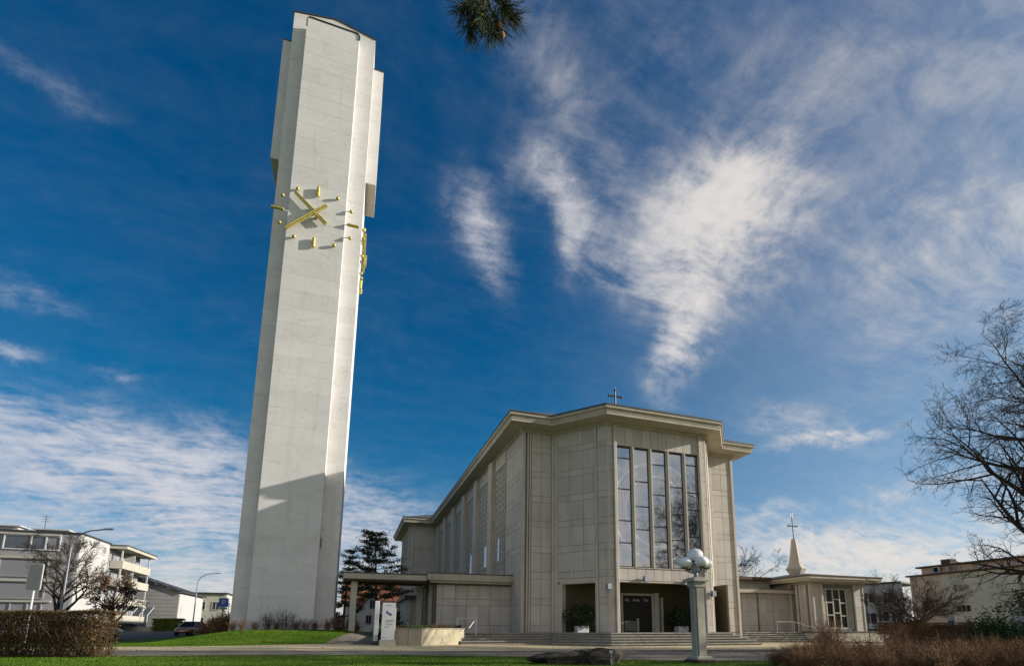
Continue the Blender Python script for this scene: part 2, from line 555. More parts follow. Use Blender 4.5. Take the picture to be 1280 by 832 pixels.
def glass_stained():
    """protective glazing before leaded panes: dark, glossy, a faint grid of leads and two rings"""
    m = bpy.data.materials.new('leaded_glass'); m.use_nodes = True
    T = NT(m.node_tree); p = T.n['Principled BSDF']
    geo = T.n.new('ShaderNodeNewGeometry'); pos = geo.outputs['Position']
    x, y, z = T.sep(pos)
    br = T.n.new('ShaderNodeTexBrick')
    T.put(br.inputs['Vector'], T.comb(z, x, 0))
    br.inputs['Color1'].default_value = (.055, .07, .09, 1); br.inputs['Color2'].default_value = (.02, .025, .034, 1)
    br.inputs['Mortar'].default_value = (.22, .235, .25, 1)
    br.inputs['Scale'].default_value = 1.0
    br.inputs['Brick Width'].default_value = .62; br.inputs['Row Height'].default_value = .22
    br.inputs['Mortar Size'].default_value = .018
    col = br.outputs[0]
    r = T.v('LENGTH', T.comb(T.m('SUBTRACT', x, 20.1), T.m('SUBTRACT', z, 9.3), 0))
    for rr in (2.55, 3.55):
        ring = T.m('SUBTRACT', 1.0, T.mapr(T.m('ABSOLUTE', T.m('SUBTRACT', r, rr)), .03, .12))
        col = T.mix(T.m('MULTIPLY', ring, .75), col, (.42, .44, .46, 1))
    T.put(p.inputs['Base Color'], col)
    p.inputs['Roughness'].default_value = .035
    p.inputs['IOR'].default_value = 4.6
    p.inputs['Specular IOR Level'].default_value = .5
    b = T.n.new('ShaderNodeBump'); b.inputs['Strength'].default_value = .05; b.inputs['Distance'].default_value = .05
    T.l.new(T.noise(pos, 1.2, 2), b.inputs['Height']); T.l.new(b.outputs[0], p.inputs['Normal'])
    return m


M_LEADED = glass_stained()
M_SHEEN = mat('clear_pane', (.35, .40, .46), None, rough=.04, spec=1.0)

# ================================================================== ground
def axis(a, b, st, ext):
    core = list(np.arange(a, b + st / 2, st))
    lo = [a - e for e in ext][::-1]; hi = [b + e for e in ext]
    return np.array(lo + core + hi)


EXT = [4, 10, 20, 40, 80, 160, 320, 700, 1500, 3000]
gx = axis(-24, 60, .6, EXT); gy = axis(4, 66, .6, EXT)
GX, GY = np.meshgrid(gx, gy)
GZ = terrain(GX, GY)
nx, ny = len(gx), len(gy)
ii = np.arange(nx * ny).reshape(ny, nx)
Q = np.stack([ii[:-1, :-1], ii[:-1, 1:], ii[1:, 1:], ii[1:, :-1]], -1).reshape(-1, 4)
g = np_mesh('ground', np.stack([GX, GY, GZ], -1), Q, M_LAWN, smooth=True)
tag(g, 'wide green lawn and ground around the church', 'lawn', kind='structure')


def resample(P, n):
    P = np.array(P, float)
    s = np.r_[0, np.cumsum(np.linalg.norm(np.diff(P, axis=0), axis=1))]
    t = np.linspace(0, s[-1], n)
    return np.stack([np.interp(t, s, P[:, i]) for i in range(2)], 1)


def strip(name, A, B, off, m, label, cat, n=120, k=30):
    A = resample(A, n); B = resample(B, n)
    t = np.linspace(0, 1, k)[:, None, None]
    XY = A[None] * (1 - t) + B[None] * t
    Z = terrain(XY[..., 0], XY[..., 1]) + off
    V = np.concatenate([XY, Z[..., None]], -1)
    ii = np.arange(n * k).reshape(k, n)
    Q = np.stack([ii[:-1, :-1], ii[:-1, 1:], ii[1:, 1:], ii[1:, :-1]], -1).reshape(-1, 4)
    o = np_mesh(name, V, Q, m, smooth=True)
    return tag(o, label, cat, kind='structure')


NEAR = [(-40, 30.5), (-10.7, 23.8), (-8.4, 23.3), (-6, 22.9), (-3.5, 22.5), (.5, 22.1), (3.6, 21.3), (5.8, 20.3), (7.7, 18.7), (9.1, 17.0), (10.6, 15.9), (12.5, 14.95), (15.9, 13.2), (24, 9.5), (50, -3)]
BOUND = [(-40, 34), (-12.6, 27.9), (-6.9, 26.2), (-1, 25.2), (5.6, 24.95), (14, 25.0), (20.1, 23.6), (26.5, 21.9), (36, 18), (60, 8)]
FARP = [(-40, 37), (-14.1, 31.2), (-10.4, 31.0), (-7.8, 30.4), (-4.9, 31.1), (-2.2, 33.0), (2.3, 33.6), (3.6, 35.5), (7, 36.4), (24, 37.2), (29, 38), (40, 38.5), (60, 39)]
strip('forecourt', BOUND, FARP, .012, M_PLAZA, 'pale gravel forecourt in front of the church steps', 'forecourt')
strip('path', NEAR, BOUND, .014, M_PATHM, 'grey brown ground strip between lawn and forecourt', 'path')  # strip in a darker, greyer colour than the forecourt
strip('path', [(-1.2, 33.0), (-.9, 34.5), (-.2, 36.4), (.5, 38.0), (.9, 40), (1.0, 46)], [(2.4, 33.2), (2.5, 34.2), (2.7, 36), (3.2, 38), (3.6, 40), (4.0, 46)], .03, M_PATHM, 'narrow path rising beside the planter wall to the canopy', 'path', 40, 16)
strip('road', [(-60, 30), (-20.4, 41.8), (-17.1, 42.7), (-16.0, 47.6), (-16.6, 65.9), (-17.5, 86.5), (-17.0, 134.4)],
      [(-90, 70), (-52.9, 85.9), (-42.1, 92.5), (-38.8, 96.6), (-34.5, 102.5), (-28.1, 111.9), (-19.8, 156.8)], .03, M_ROAD, 'dark asphalt road behind the left hedge', 'road')
for a, b in (((-24.2, 58), (-25.6, 66)), ((-26.3, 70), (-27.4, 78)), ((-23.0, 50), (-23.8, 55))):
    d = Vector((b[0] - a[0], b[1] - a[1])).normalized() * .09
    strip('road_marking', [(a[0] - d.y, a[1] + d.x), (b[0] - d.y, b[1] + d.x)], [(a[0] + d.y, a[1] - d.x), (b[0] + d.y, b[1] - d.x)], .04, M_LINE, 'white lane line painted on the road', 'road marking', 10, 2)


def blades(name, inside, n, h, w, label, seed, box):
    gg = np.random.default_rng(seed)
    P = gg.uniform((box[0], box[2]), (box[1], box[3]), (n, 2))
    P = P[inside(P[:, 0], P[:, 1])]
    Z = terrain(P[:, 0], P[:, 1]); N = len(P)
    a = gg.uniform(0, 2 * PI, N); hh = h * gg.uniform(.5, 1.25, N); ww = w * gg.uniform(.7, 1.3, N)
    base = np.stack([P[:, 0], P[:, 1], Z - .01], 1)
    t = np.stack([np.cos(a), np.sin(a), 0 * a], 1) * ww[:, None]
    lean = gg.normal(0, .35, (N, 2)) * hh[:, None]
    tip = base + np.stack([lean[:, 0], lean[:, 1], hh], 1)
    V = np.stack([base - t, base + t, tip], 1)
    o = np_mesh(name, V, np.arange(N * 3).reshape(-1, 3), M_BLADE)
    return tag(o, label, 'grass', kind='stuff')


def near_line(u, v, L, sign):
    P = np.array(L)
    return sign * (v - np.interp(u, P[:, 0], P[:, 1])) > 0


# only the part of the lawn the camera sees close up
blades('grass', lambda u, v: near_line(u, v, NEAR, -1) & (v > 9.5 + .42 * np.maximum(0, 14 - u) * .9), 150000, .05, .009, 'short green grass of the front lawn', 5, (-12, 20, 9.5, 26))
blades('grass', lambda u, v: near_line(u, v, FARP, 1) & (v < 39.2) & ((u < -1.2) | (u < -.9 + (v - 33) * .3)), 60000, .055, .012, 'short green grass on the bank below the tower', 6, (-11, 1.2, 30.5, 39.2))

# ================================================================== bell tower
TC = (-4.05, 43.35)
tower = thing('bell_tower', 'tall white concrete bell tower with gilded clock hands', 'bell tower', (TC[0], TC[1], .9))
BU0, BU1, BV0, BV1 = -7.10, -1.00, 40.30, 46.40
SU0, SU1, SV0 = -6.02, -2.18, 39.40
zs = [0.6] + [1.95 + 1.262 * i for i in range(36)]
zb = [z for z in zs if z < 46.2]
# each lift of the casting is its own ring, its top edge chamfered by the joint
def course(name, x0, x1, y0, y1, z0, z1, j=.011, h=.018):
    a = [(x0, y0), (x1, y0), (x1, y1), (x0, y1)]
    b = [(x0 + j, y0 + j), (x1 - j, y0 + j), (x1 - j, y1 - j), (x0 + j, y1 - j)]
    v = [(x, y, z0) for x, y in a] + [(x, y, z1 - h) for x, y in a] + [(x, y, z1) for x, y in b]
    f = [(3, 2, 1, 0)]
    for L in (0, 4):
        for i in range(4):
            k = (i + 1) % 4
            f.append((L + i, L + k, L + 4 + k, L + 4 + i))
    f.append((8, 9, 10, 11))
    return MB().add(v, f).build(name, M_TOWER, tower)


for z0, z1 in zip(zb[:-1], zb[1:]):
    course('body_course', BU0, BU1, BV0, BV1, z0, z1)
    course('slab_course', SU0, SU1, SV0, BV0 - .004, z0, z1)
ZT = zb[-1]
course('body_course', BU0, BU1, BV0, BV1, ZT, 47.6)
# gable top of the body
uc = TC[0]
v = [(BU0, BV0, 47.6), (BU1, BV0, 47.6), (BU1, BV1, 47.6), (BU0, BV1, 47.6), (BU0, BV0, 49.15), (BU1, BV0, 49.15), (BU1, BV1, 49.15), (BU0, BV1, 49.15), (uc, BV0, 49.75), (uc, BV1, 49.75)]
f = [(3, 2, 1, 0), (0, 1, 5, 8, 4), (1, 2, 6, 5), (2, 3, 7, 9, 6), (3, 0, 4, 7), (4, 8, 9, 7), (8, 5, 6, 9)]
MB().add(v, f).build('gable', M_TOWER, tower)
mb = MB()
o = .07
for s in (0, 1):
    xe = BU0 - o if s == 0 else BU1 + o
    ze = 49.15 - .012
    p = [(xe, BV0 - o, ze), (uc, BV0 - o, 49.765), (uc, BV1 + o, 49.765), (xe, BV1 + o, ze)]
    mb.hexa(p + [(a, b, c + .09) for a, b, c in p])
mb.build('gable_flashing', M_FLASH, tower)
mb = MB(); mb.tube([(uc + .08, BV0 + .3, 49.75), (uc + .08, BV0 + .3, 50.15)], .12, 8); mb.build('finial', M_STONE_RIB, tower)
# slab head with rounded corners and its flashing
R = .28
ztop = 48.1
arc = [(SU0 + R - R * math.cos(t), ztop - R + R * math.sin(t)) for t in np.linspace(0, PI / 2, 6)]
arc += [(SU1 - R + R * math.sin(t), ztop - R + R * math.cos(t)) for t in np.linspace(0, PI / 2, 6)]
prof = [(SU0, ZT)] + arc + [(SU1, ZT)]
n = len(prof)
v = [(x, SV0, z) for x, z in prof] + [(x, BV0 - .004, z) for x, z in prof]
f = [tuple(range(n - 1, -1, -1))[::-1], tuple(range(n, 2 * n))[::-1]] + [(i, n + i, n + (i + 1) % n, (i + 1) % n) for i in range(n)]
MB().add(v, f).build('slab_head', M_TOWER, tower)
mb = MB()
mb.tube([(x, SV0 - .02, z + .012) for x, z in [(SU0, ztop - .9)] + arc + [(SU1, ztop - .6)]], .055, 6)
mb.build('slab_flashing', M_FLASH, tower, 60)
# belfry wings on both flanks
WV0, WV1, WZ0, WZ1 = 41.45, 45.25, 36.55, 47.55
for x0, x1, nm in ((BU0 - .80, BU0 - .004, 'w'), (BU1 + .004, BU1 + .80, 'e')):
    wing = MB().box(x0, x1, WV0, WV1, WZ0, WZ1).build('belfry_wing', M_TOWER, tower)
    mb = MB(); mb.box(x0 - .04, x1 + .04, WV0 - .04, WV1 + .04, WZ1 + .002, WZ1 + .09); mb.build('flashing', M_FLASH, wing)
    zz = WZ0 + 1.262
    mb = MB()
    mb.box(x0 + .06, x1 - .06, WV0 + .06, WV1 - .06, WZ0 - .012, WZ0 - .002); mb.build('soffit', M_STONE_RIB, wing)
# two clocks: marks on rods and a pair of hands
MARKS = [(-.03, 2.1), (1.32, 1.98), (2.32, 1.13), (2.53, 0.0), (2.37, -1.08), (1.33, -1.96), (-.03, -2.1), (-1.35, -1.95), (-2.35, -1.1), (-2.57, .02), (-2.33, 1.14), (-1.40, 1.96)]


def clock(face, ang, label):
    """face: centre on the wall; ang: turn about z"""
    ca, sa = math.cos(ang), math.sin(ang)
    def P(x, d, z): return (face[0] + x * ca + d * sa, face[1] + x * sa - d * ca, face[2] + z)
    root = tower
    for i, (x, z) in enumerate(MARKS):
        long_ = i % 3 == 0
        mb = MB()
        if long_:
            dx, dz = (0, .30) if i % 6 == 0 else (.32, 0)
            pts = [P(x - dx * 1.33, .15, z - dz * 1.33), P(x - dx * 1.2, .15, z - dz * 1.2), P(x, .15, z), P(x + dx * 1.2, .15, z + dz * 1.2), P(x + dx * 1.33, .15, z + dz * 1.33)]
            mb.tube(pts, [.05, .112, .112, .112, .05], 10)
        else:
            mb.ball(P(x, .15, z), .135, .135, .135, 12, 8)
        mk = mb.build('hour_mark', M_GOLD, root, 50)
        mb = MB()
        edge = 1.92
        if abs(x) > edge and ang == 0:
            s = math.copysign(1, x)
            mb.tube([P(x - s * .1, .14, z), P(s * edge, .06, z), P(s * (edge - .1), 0, z)], .03, 6)
        else:
            mb.tube([P(x, .14, z), P(x, -.02, z)], .03, 6)
        mb.build('rod', M_WHITE, mk, 50)
    for nm, a, b, d, w in (('minute_hand', (-1.90, -1.62), (.62, .98), .36, .12), ('hour_hand', (-1.52, 1.55), (.68, -.45), .23, .105)):
        a = Vector(a); b = Vector(b); u = (b - a).normalized(); nn = Vector((-u.y, u.x))
        mb = MB()
        ring = [a + nn * w * .75, a - nn * w * .75, b - nn * w, b + nn * w]
        mb.hexa([P(q.x, d - .07, q.y) for q in ring] + [P(q.x, d + .07, q.y) for q in ring])
        h = mb.build(nm, M_GOLD, root)
        # raised rim along the hand
        mb = MB()
        for s in (1, -1):
            p0 = a + nn * w * .62 * s; p1 = b + nn * w * .84 * s
            mb.tube([P(p0.x, d + .08, p0.y), P(p1.x, d + .08, p1.y)], .035, 6)
        mb.build('rim', M_GOLD, h, 50)
    mb = MB(); mb.tube([P(0, -.02, 0), P(0, .48, 0)], .10, 12); mb.build('hub', M_GOLD, root, 40)


clock((-4.12, SV0, 30.72), 0, 'front')
clock((BU1, 43.35, 30.72), PI / 2, 'side')
# hairline concrete scar and a conduit on the right recess
mb = MB(); mb.tube([(SU1 + .05, BV0 - .04, 7.2), (SU1 + .05, BV0 - .04, 6.5)], .05, 6); mb.build('conduit', M_GREY_METAL, tower)

# ================================================================== church
ZF = .85
CX = 20.2
def mir(u): return 2 * CX - u
VN, VB = 36.5, 33.1
UL, UR = 11.05, mir(11.05)
CL, CR = 13.4, mir(13.4)
BL, BR = 16.15, mir(16.15)
ZW = 15.2
VE = 77.0
church = thing('church', 'long grey stone church with angled front bay and wide cornice', 'church', (CX, 50, 0))
ROWS = [.85, 1.34, 2.71, 3.17, 4.54, 5.0, 6.37, 6.83, 8.2, 8.66, 10.03, 10.49, 11.86, 12.32, 13.69, 14.15, ZW]
PANELS = {}


def panel_mesh(w, h, m, t=.035, c=.010):
    key = (round(w, 2), round(h, 2), m.name)
    if key not in PANELS:
        w2, h2 = w / 2, h / 2
        v = [(-w2, 0, -h2), (w2, 0, -h2), (w2, 0, h2), (-w2, 0, h2), (-w2, -t + c, -h2), (w2, -t + c, -h2), (w2, -t + c, h2), (-w2, -t + c, h2),
             (-w2 + c, -t, -h2 + c), (w2 - c, -t, -h2 + c), (w2 - c, -t, h2 - c), (-w2 + c, -t, h2 - c)]
        f = []
        for L in (0, 4):
            for i in range(4):
                k = (i + 1) % 4
                f.append((L + i, L + k, L + 4 + k, L + 4 + i))
        f.append((8, 9, 10, 11))
        me = bpy.data.meshes.new('panel'); me.from_pydata(v, [], f); me.materials.append(m)
        PANELS[key] = me
    return PANELS[key]


def panels(parent, p0, p1, cols, rows, m=None, name='stone_panel', gap=.017, keep=None, off=0.0):
    """cladding on the face p0->p1, which looks to the right-hand side of that direction"""
    m = m or M_STONE
    d = Vector((p1[0] - p0[0], p1[1] - p0[1])).normalized()
    nrm = Vector((d.y, -d.x))
    ang = math.atan2(d.y, d.x)
    og = origin(parent)
    for a, b in zip(cols[:-1], cols[1:]):
        for c, e in zip(rows[:-1], rows[1:]):
            if keep and not keep((a + b) / 2, (c + e) / 2): continue
            me = panel_mesh(b - a - gap, e - c - gap, m)
            ob = bpy.data.objects.new(name, me); COL.objects.link(ob)
            s = (a + b) / 2
            j = random.uniform(0, .006)
            ob.parent = parent
            ob.location = (p0[0] + d.x * s + nrm.x * (off + j) - og.x, p0[1] + d.y * s + nrm.y * (off + j) - og.y, (c + e) / 2 - og.z)
            ob.rotation_euler = (0, 0, ang)


def rib(parent, p, d, w, out, z0, z1, name='rib', m=None):
    """upright rib: p is its left foot on the wall, d the wall direction"""
    d = Vector(d).normalized(); n = Vector((d.y, -d.x))
    a = Vector(p); b = a + d * w; c = min(.03, w / 4)
    poly = [a - n * .05, b - n * .05, b + n * (out - c), b + n * out - d * c, a + n * out + d * c, a + n * (out - c)]
    mb = MB(); mb.prism([(q.x, q.y) for q in poly], z0, z1)
    return mb.build(name, m or M_STONE_RIB, parent)


# --- core walls behind the cladding
wall = MB()
wall.box(UL, CL, VN, VN + .5, ZF - .85, ZW + .12)
wall.box(CR, UR, VN, VN + .5, ZF - .85, ZW + .12)
wall.build('front_wall', M_JOINT, church)
cdir = Vector((BL - CL, VB - VN)).normalized()
CLEN = (Vector((BL, VB)) - Vector((CL, VN))).length
cn = Vector((cdir.y, -cdir.x))
def cpt(s, t=0):   # s measured from the concave corner towards the bay
    return (CL + cdir.x * s + cn.x * t, VN + cdir.y * s + cn.y * t)
def cptR(s, t=0):
    x, y = cpt(s, t); return (mir(x), y)
OP0, OP1 = CLEN - 3.77, CLEN - .95
for fn, nm in ((cpt, 'l'), (cptR, 'r')):
    mb = MB()
    mb.prism([fn(0), fn(CLEN), fn(CLEN - .15, -.5), fn(.2, -.5)], 4.32, ZW + .12)
    mb.prism([fn(0), fn(OP0), fn(OP0, -.5), fn(.2, -.5)], ZF - .02, 4.32)
    mb.prism([fn(OP1), fn(CLEN), fn(CLEN - .15, -.5), fn(OP1, -.5)], ZF - .02, 4.32)
    mb.build('bay_wall', M_JOINT, church)
    mb = MB()
    z = 4.31
    mb.prism([fn(OP0 - .02, .05), fn(OP1 + .02, .05), fn(OP1 + .02, -.5), fn(OP0 - .02, -.5)], z - .14, z)
    mb.prism([fn(OP0 - .29, .05), fn(OP0 + .12, .05), fn(OP0 + .12, -.5), fn(OP0 - .29, -.5)], ZF, z - .142)
    mb.prism([fn(OP1 - .10, .04), fn(OP1 + .001, .04), fn(OP1 + .001, -.5), fn(OP1 - .10, -.5)], ZF, z - .142)
    mb.build('portal_frame', M_STONE_RIB, church)
WU0, WU1 = 16.83, 23.69
WZB, WZT = 5.22, 13.78
mb = MB()
mb.box(BL + .02, WU0, VB, VB + .45, ZF - .02, ZW + .12)
mb.box(WU1, BR - .02, VB, VB + .45, ZF - .02, ZW + .12)
mb.box(WU0, WU1, VB, VB + .45, 4.30, WZB - .02)
mb.box(WU0, WU1, VB, VB + .45, WZT + .02, ZW + .12)
mb.build('bay_wall', M_JOINT, church)
# side walls and rear
mb = MB(); mb.box(UL, UL + .5, VN + .5, VE, 0, ZW + .12); mb.box(UR - .5, UR, VN + .5, VE, 0, ZW + .12); mb.build('side_wall', M_STONE_RIB, church)
mb = MB(); mb.box(7.4, 33, VE, 92, 0, ZW + .12); mb.build('transept_wall', M_STONE_RIB, church)

# --- cladding
nd = (1, 0)
# short front, left
for x in (11.10, 11.36, 11.54):
    rib(church, (x, VN), nd, .12, .10, ZF - .85, ZW)
panels(church, (11.70, VN), (CL, VN), [0, .74, 1.50], ROWS)
panels(church, (11.70, VN), (CL, VN), [0, 1.5], [.02, .83])
rib(church, (13.22, VN), nd, .17, .16, ZF - .85, ZW)
# short front, right
rib(church, (mir(13.39), VN), nd, .17, .16, 0, ZW)
panels(church, (CR + .20, VN), (UR, VN), [0, .95, 1.90], ROWS)
panels(church, (CR + .20, VN), (UR, VN), [0, 1.9], [.02, .83])
rib(church, (UR - .24, VN), nd, .24, .14, 0, ZW)
# cants
for fn, sgn in ((cpt, 1), (cptR, -1)):
    def face(a, b):
        return (fn(a), fn(b)) if sgn > 0 else (fn(b), fn(a))
    def cl(a, b, cols, rows, keep=None):
        p, q = face(a, b)
        L = b - a
        cc = cols if sgn > 0 else [L - c for c in cols[::-1]]
        panels(church, p, q, cc, rows, keep=keep)
    s0 = CLEN - 4.02; s1 = CLEN - .97
    cl(s0, s1, [0, 1.0, 2.11, 3.05], [4.54] + ROWS[5:])
    cl(CLEN - .78, CLEN - .01, [0, .77], ROWS)
    d = cdir if sgn > 0 else Vector((cdir.x, -cdir.y))
    pp = fn(CLEN - .96) if sgn > 0 else fn(CLEN - .80)
    rib(church, pp, d, .16, .11, ZF, ZW)
    pp = fn(.10) if sgn > 0 else fn(.36)
    rib(church, pp, d, .26, .10, ZF, ZW)
    mb = MB(); mb.prism([fn(s0, .0), fn(s1, .0), fn(s1, .06), fn(s0, .06)], 4.31, 4.52); mb.build('lintel', M_STONE_RIB, church)
# bay front
panels(church, (BL, VB), (BR, VB), [.012, .40], ROWS)
panels(church, (BL, VB), (BR, VB), [8.10 - .40, 8.088], ROWS)
rib(church, (16.56, VB), nd, .25, .20, ZF, ZW)
rib(church, (mir(16.56 + .25), VB), nd, .25, .20, ZF, ZW)
ten = list(np.linspace(WU0 - BL, WU1 - BL, 11))
panels(church, (BL, VB), (BR, VB), ten, [4.32, WZB - .06])
panels(church, (BL, VB), (BR, VB), ten, [WZT + .04, ZW])
mb = MB(); mb.box(WU0, WU1, VB - .05, VB + .45, 4.20, 4.298); mb.build('lintel', M_STONE_RIB, church)
mb = MB(); mb.box(WU0 - .0, WU1, VB - .09, VB + .2, WZB - .06, WZB - .0); mb.build('window_sill', M_STONE_RIB, church)

# --- five tall windows
NWIN = 5; MUL = .25
ww = (WU1 - WU0 - 4 * MUL) / 5
TRANS = [[12.95, 10.70, 8.45, 6.9], [11.35, 9.55, 7.9], [12.75, 10.50, 8.2, 7.1], [11.2, 9.2, 7.3], [13.0, 10.9, 9.6, 7.6]]
for i in range(NWIN):
    x0 = WU0 + i * (ww + MUL); x1 = x0 + ww
    fr = MB()
    y0, y1 = VB + .09, VB + .17
    for a, b, c, e in ((x0, x0 + .05, WZB, WZT), (x1 - .05, x1, WZB, WZT), (x0 + .05, x1 - .05, WZB, WZB + .05), (x0 + .05, x1 - .05, WZT - .07, WZT)):
        fr.box(a, b, y0, y1, c, e)
    win = fr.build('window', M_DARK, church)
    zsr = [WZB + .05] + sorted(TRANS[i]) + [WZT - .07]
    for k, (za, zb2) in enumerate(zip(zsr[:-1], zsr[1:])):
        t = random.uniform(-.004, .004)
        p = MB(); p.hexa([(x0 + .05, y0 + .035 + t, za + .03), (x1 - .05, y0 + .035 - t, za + .03), (x1 - .05, y0 + .06 - t, za + .03), (x0 + .05, y0 + .06 + t, za + .03),
                           (x0 + .05, y0 + .035 + t, zb2 - .03), (x1 - .05, y0 + .035 - t, zb2 - .03), (x1 - .05, y0 + .06 - t, zb2 - .03), (x0 + .05, y0 + .06 + t, zb2 - .03)])
        p.build('pane', M_LEADED, win)
    for z in TRANS[i]:
        b = MB(); b.box(x0 + .05, x1 - .05, y0 - .01, y1, z - .035, z + .035); b.build('transom', M_DARK, win)
    if i < 4:
        mb = MB(); c = .03
        xa, xb = x1, x1 + MUL
        mb.prism([(xa, VB + .45), (xb, VB + .45), (xb, VB - .02), (xb - .07, VB - .02), (xb - .09, VB - .13), (xa + .09, VB - .13), (xa + .07, VB - .02), (xa, VB - .02)], WZB, WZT + .03)
        mb.build('mullion', M_STONE_RIB, church)
mb = MB(); mb.box(WU0, WU1, VB + .46, VB + .5, WZB, WZT); mb.build('window_backing', M_JOINT, church)

# --- porch behind the bay openings
PV = 36.3
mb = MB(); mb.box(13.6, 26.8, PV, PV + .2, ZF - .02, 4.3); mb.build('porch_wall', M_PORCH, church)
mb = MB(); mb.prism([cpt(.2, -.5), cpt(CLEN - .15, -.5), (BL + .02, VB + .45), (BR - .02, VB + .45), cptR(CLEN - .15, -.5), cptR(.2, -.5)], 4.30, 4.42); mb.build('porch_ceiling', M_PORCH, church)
door = MB()
DX0, DX1, DZ = 18.72, 21.12, 3.52
for a, b, c, e in ((DX0 - .16, DX0, ZF, DZ + .16), (DX1, DX1 + .16, ZF, DZ + .16), (DX0, DX1, DZ, DZ + .16)):
    door.box(a, b, PV - .12, PV, c, e)
door = door.build('door_frame', M_STONE_RIB, church)
xm = (DX0 + DX1) / 2
for a, b in ((DX0, xm - .01), (xm + .01, DX1)):
    lf = MB(); lf.box(a, b, PV - .07, PV - .002, ZF, DZ); lf = lf.build('door_leaf', M_DOOR, door)
mb = MB(); mb.box(DX0 + .12, xm - .12, PV - .085, PV - .072, ZF + .08, ZF + .82); mb.build('kick_panel', M_DOORLOW, door)
mb = MB(); mb.box(xm - .10, xm + .10, PV - .10, PV - .072, ZF + .05, ZF + 1.0); mb.build('door_handle', M_GREY_METAL, door)


def text(body, size, loc, ang, m, parent, name='lettering', align='CENTER', depth=.006):
    cu = bpy.data.curves.new(name, 'FONT'); cu.body = body; cu.size = size; cu.extrude = depth; cu.align_x = align; cu.resolution_u = 2
    tmp = bpy.data.objects.new('tmp', cu); COL.objects.link(tmp)
    dg = bpy.context.evaluated_depsgraph_get()
    me = bpy.data.meshes.new_from_object(tmp.evaluated_get(dg))
    bpy.data.objects.remove(tmp)
    me.materials.clear(); me.materials.append(m)
    ob = bpy.data.objects.new(name, me); COL.objects.link(ob)
    og = origin(parent) if parent else Vector((0, 0, 0))
    ob.parent = parent
    ob.location = Vector(loc) - og
    ob.rotation_euler = (PI / 2, 0, ang)
    return ob


for x, w in ((DX0 + .36, 'Ich'), (xm - .10, 'Gott'), (xm + .72, 'Tür')):
    text(w, .30, (x, PV - .085, DZ - .42), 0, M_WHITE, door)
rib(church, (21.32, PV), nd, .42, .16, ZF, 3.75)
rib(church, (21.86, PV), nd, .14, .30, ZF, 3.4)
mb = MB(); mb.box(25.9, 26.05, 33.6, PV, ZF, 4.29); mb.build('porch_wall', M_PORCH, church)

# corner posts close the mitre between two clad faces
OUT0 = [(UL, VE), (UL, VN), (CL, VN), (BL, VB), (BR, VB), (CR, VN), (UR, VN), (UR, VE)]
def corner_post(i, z0):
    p, a, b = Vector(OUT0[i]), Vector(OUT0[i - 1]), Vector(OUT0[i + 1])
    da, db = (a - p).normalized(), (b - p).normalized()
    na, nb = Vector((-da.y, da.x)), Vector((db.y, -db.x))
    if na.dot(db) > 0: na = -na
    if nb.dot(da) > 0: nb = -nb
    m = na + nb; m = m / (m.length_squared / 2)
    t = .042
    q = [p, p + da * .05, p + da * .05 + na * t, p + m * t, p + db * .05 + nb * t, p + db * .05]
    mb = MB(); mb.prism([(v_.x, v_.y) for v_ in q], z0, ZW); mb.build('corner_post', M_STONE_RIB, church)
for i_, z_ in ((1, 0), (3, ZF), (4, ZF), (6, 0)): corner_post(i_, z_)

# floodlights fixed to the bay
def flood(p, d):
    mb = MB(); mb.box(p[0] - .16, p[0] + .16, p[1] - .36, p[1] - .10, p[2] - .2, p[2] + .2)
    mb.box(p[0] - .05, p[0] + .05, p[1] - .10, p[1] + .02, p[2] - .05, p[2] + .05)
    fl = mb.build('floodlight', M_GREY_METAL, church)
    mb = MB(); mb.box(p[0] - .13, p[0] + .13, p[1] - .375, p[1] - .362, p[2] - .17, p[2] + .17); mb.build('lens', M_SHEEN, fl)
flood((15.98, VB - .0, 3.85), 0)
flood((18.75, VB - .05, 4.42), 0)
flood((21.9, VB - .05, 4.30), 0)
flood((24.2, VB - .02, 3.55), 0)

# --- left flank: corner cladding, windows with pierced screens, fins
# the flank looks towards -x, so it is walked from the back to the front
panels(church, (UL, 40.6), (UL, VN), [0, 1.35, 2.7, 4.08], ROWS)
panels(church, (UL, 40.6), (UL, VN), [0, 2.0, 4.08], [.02, .83])
WINS = [(41.0, 44.1)] + [(45.7 + 6.2 * i, 50.35 + 6.2 * i) for i in range(5)]


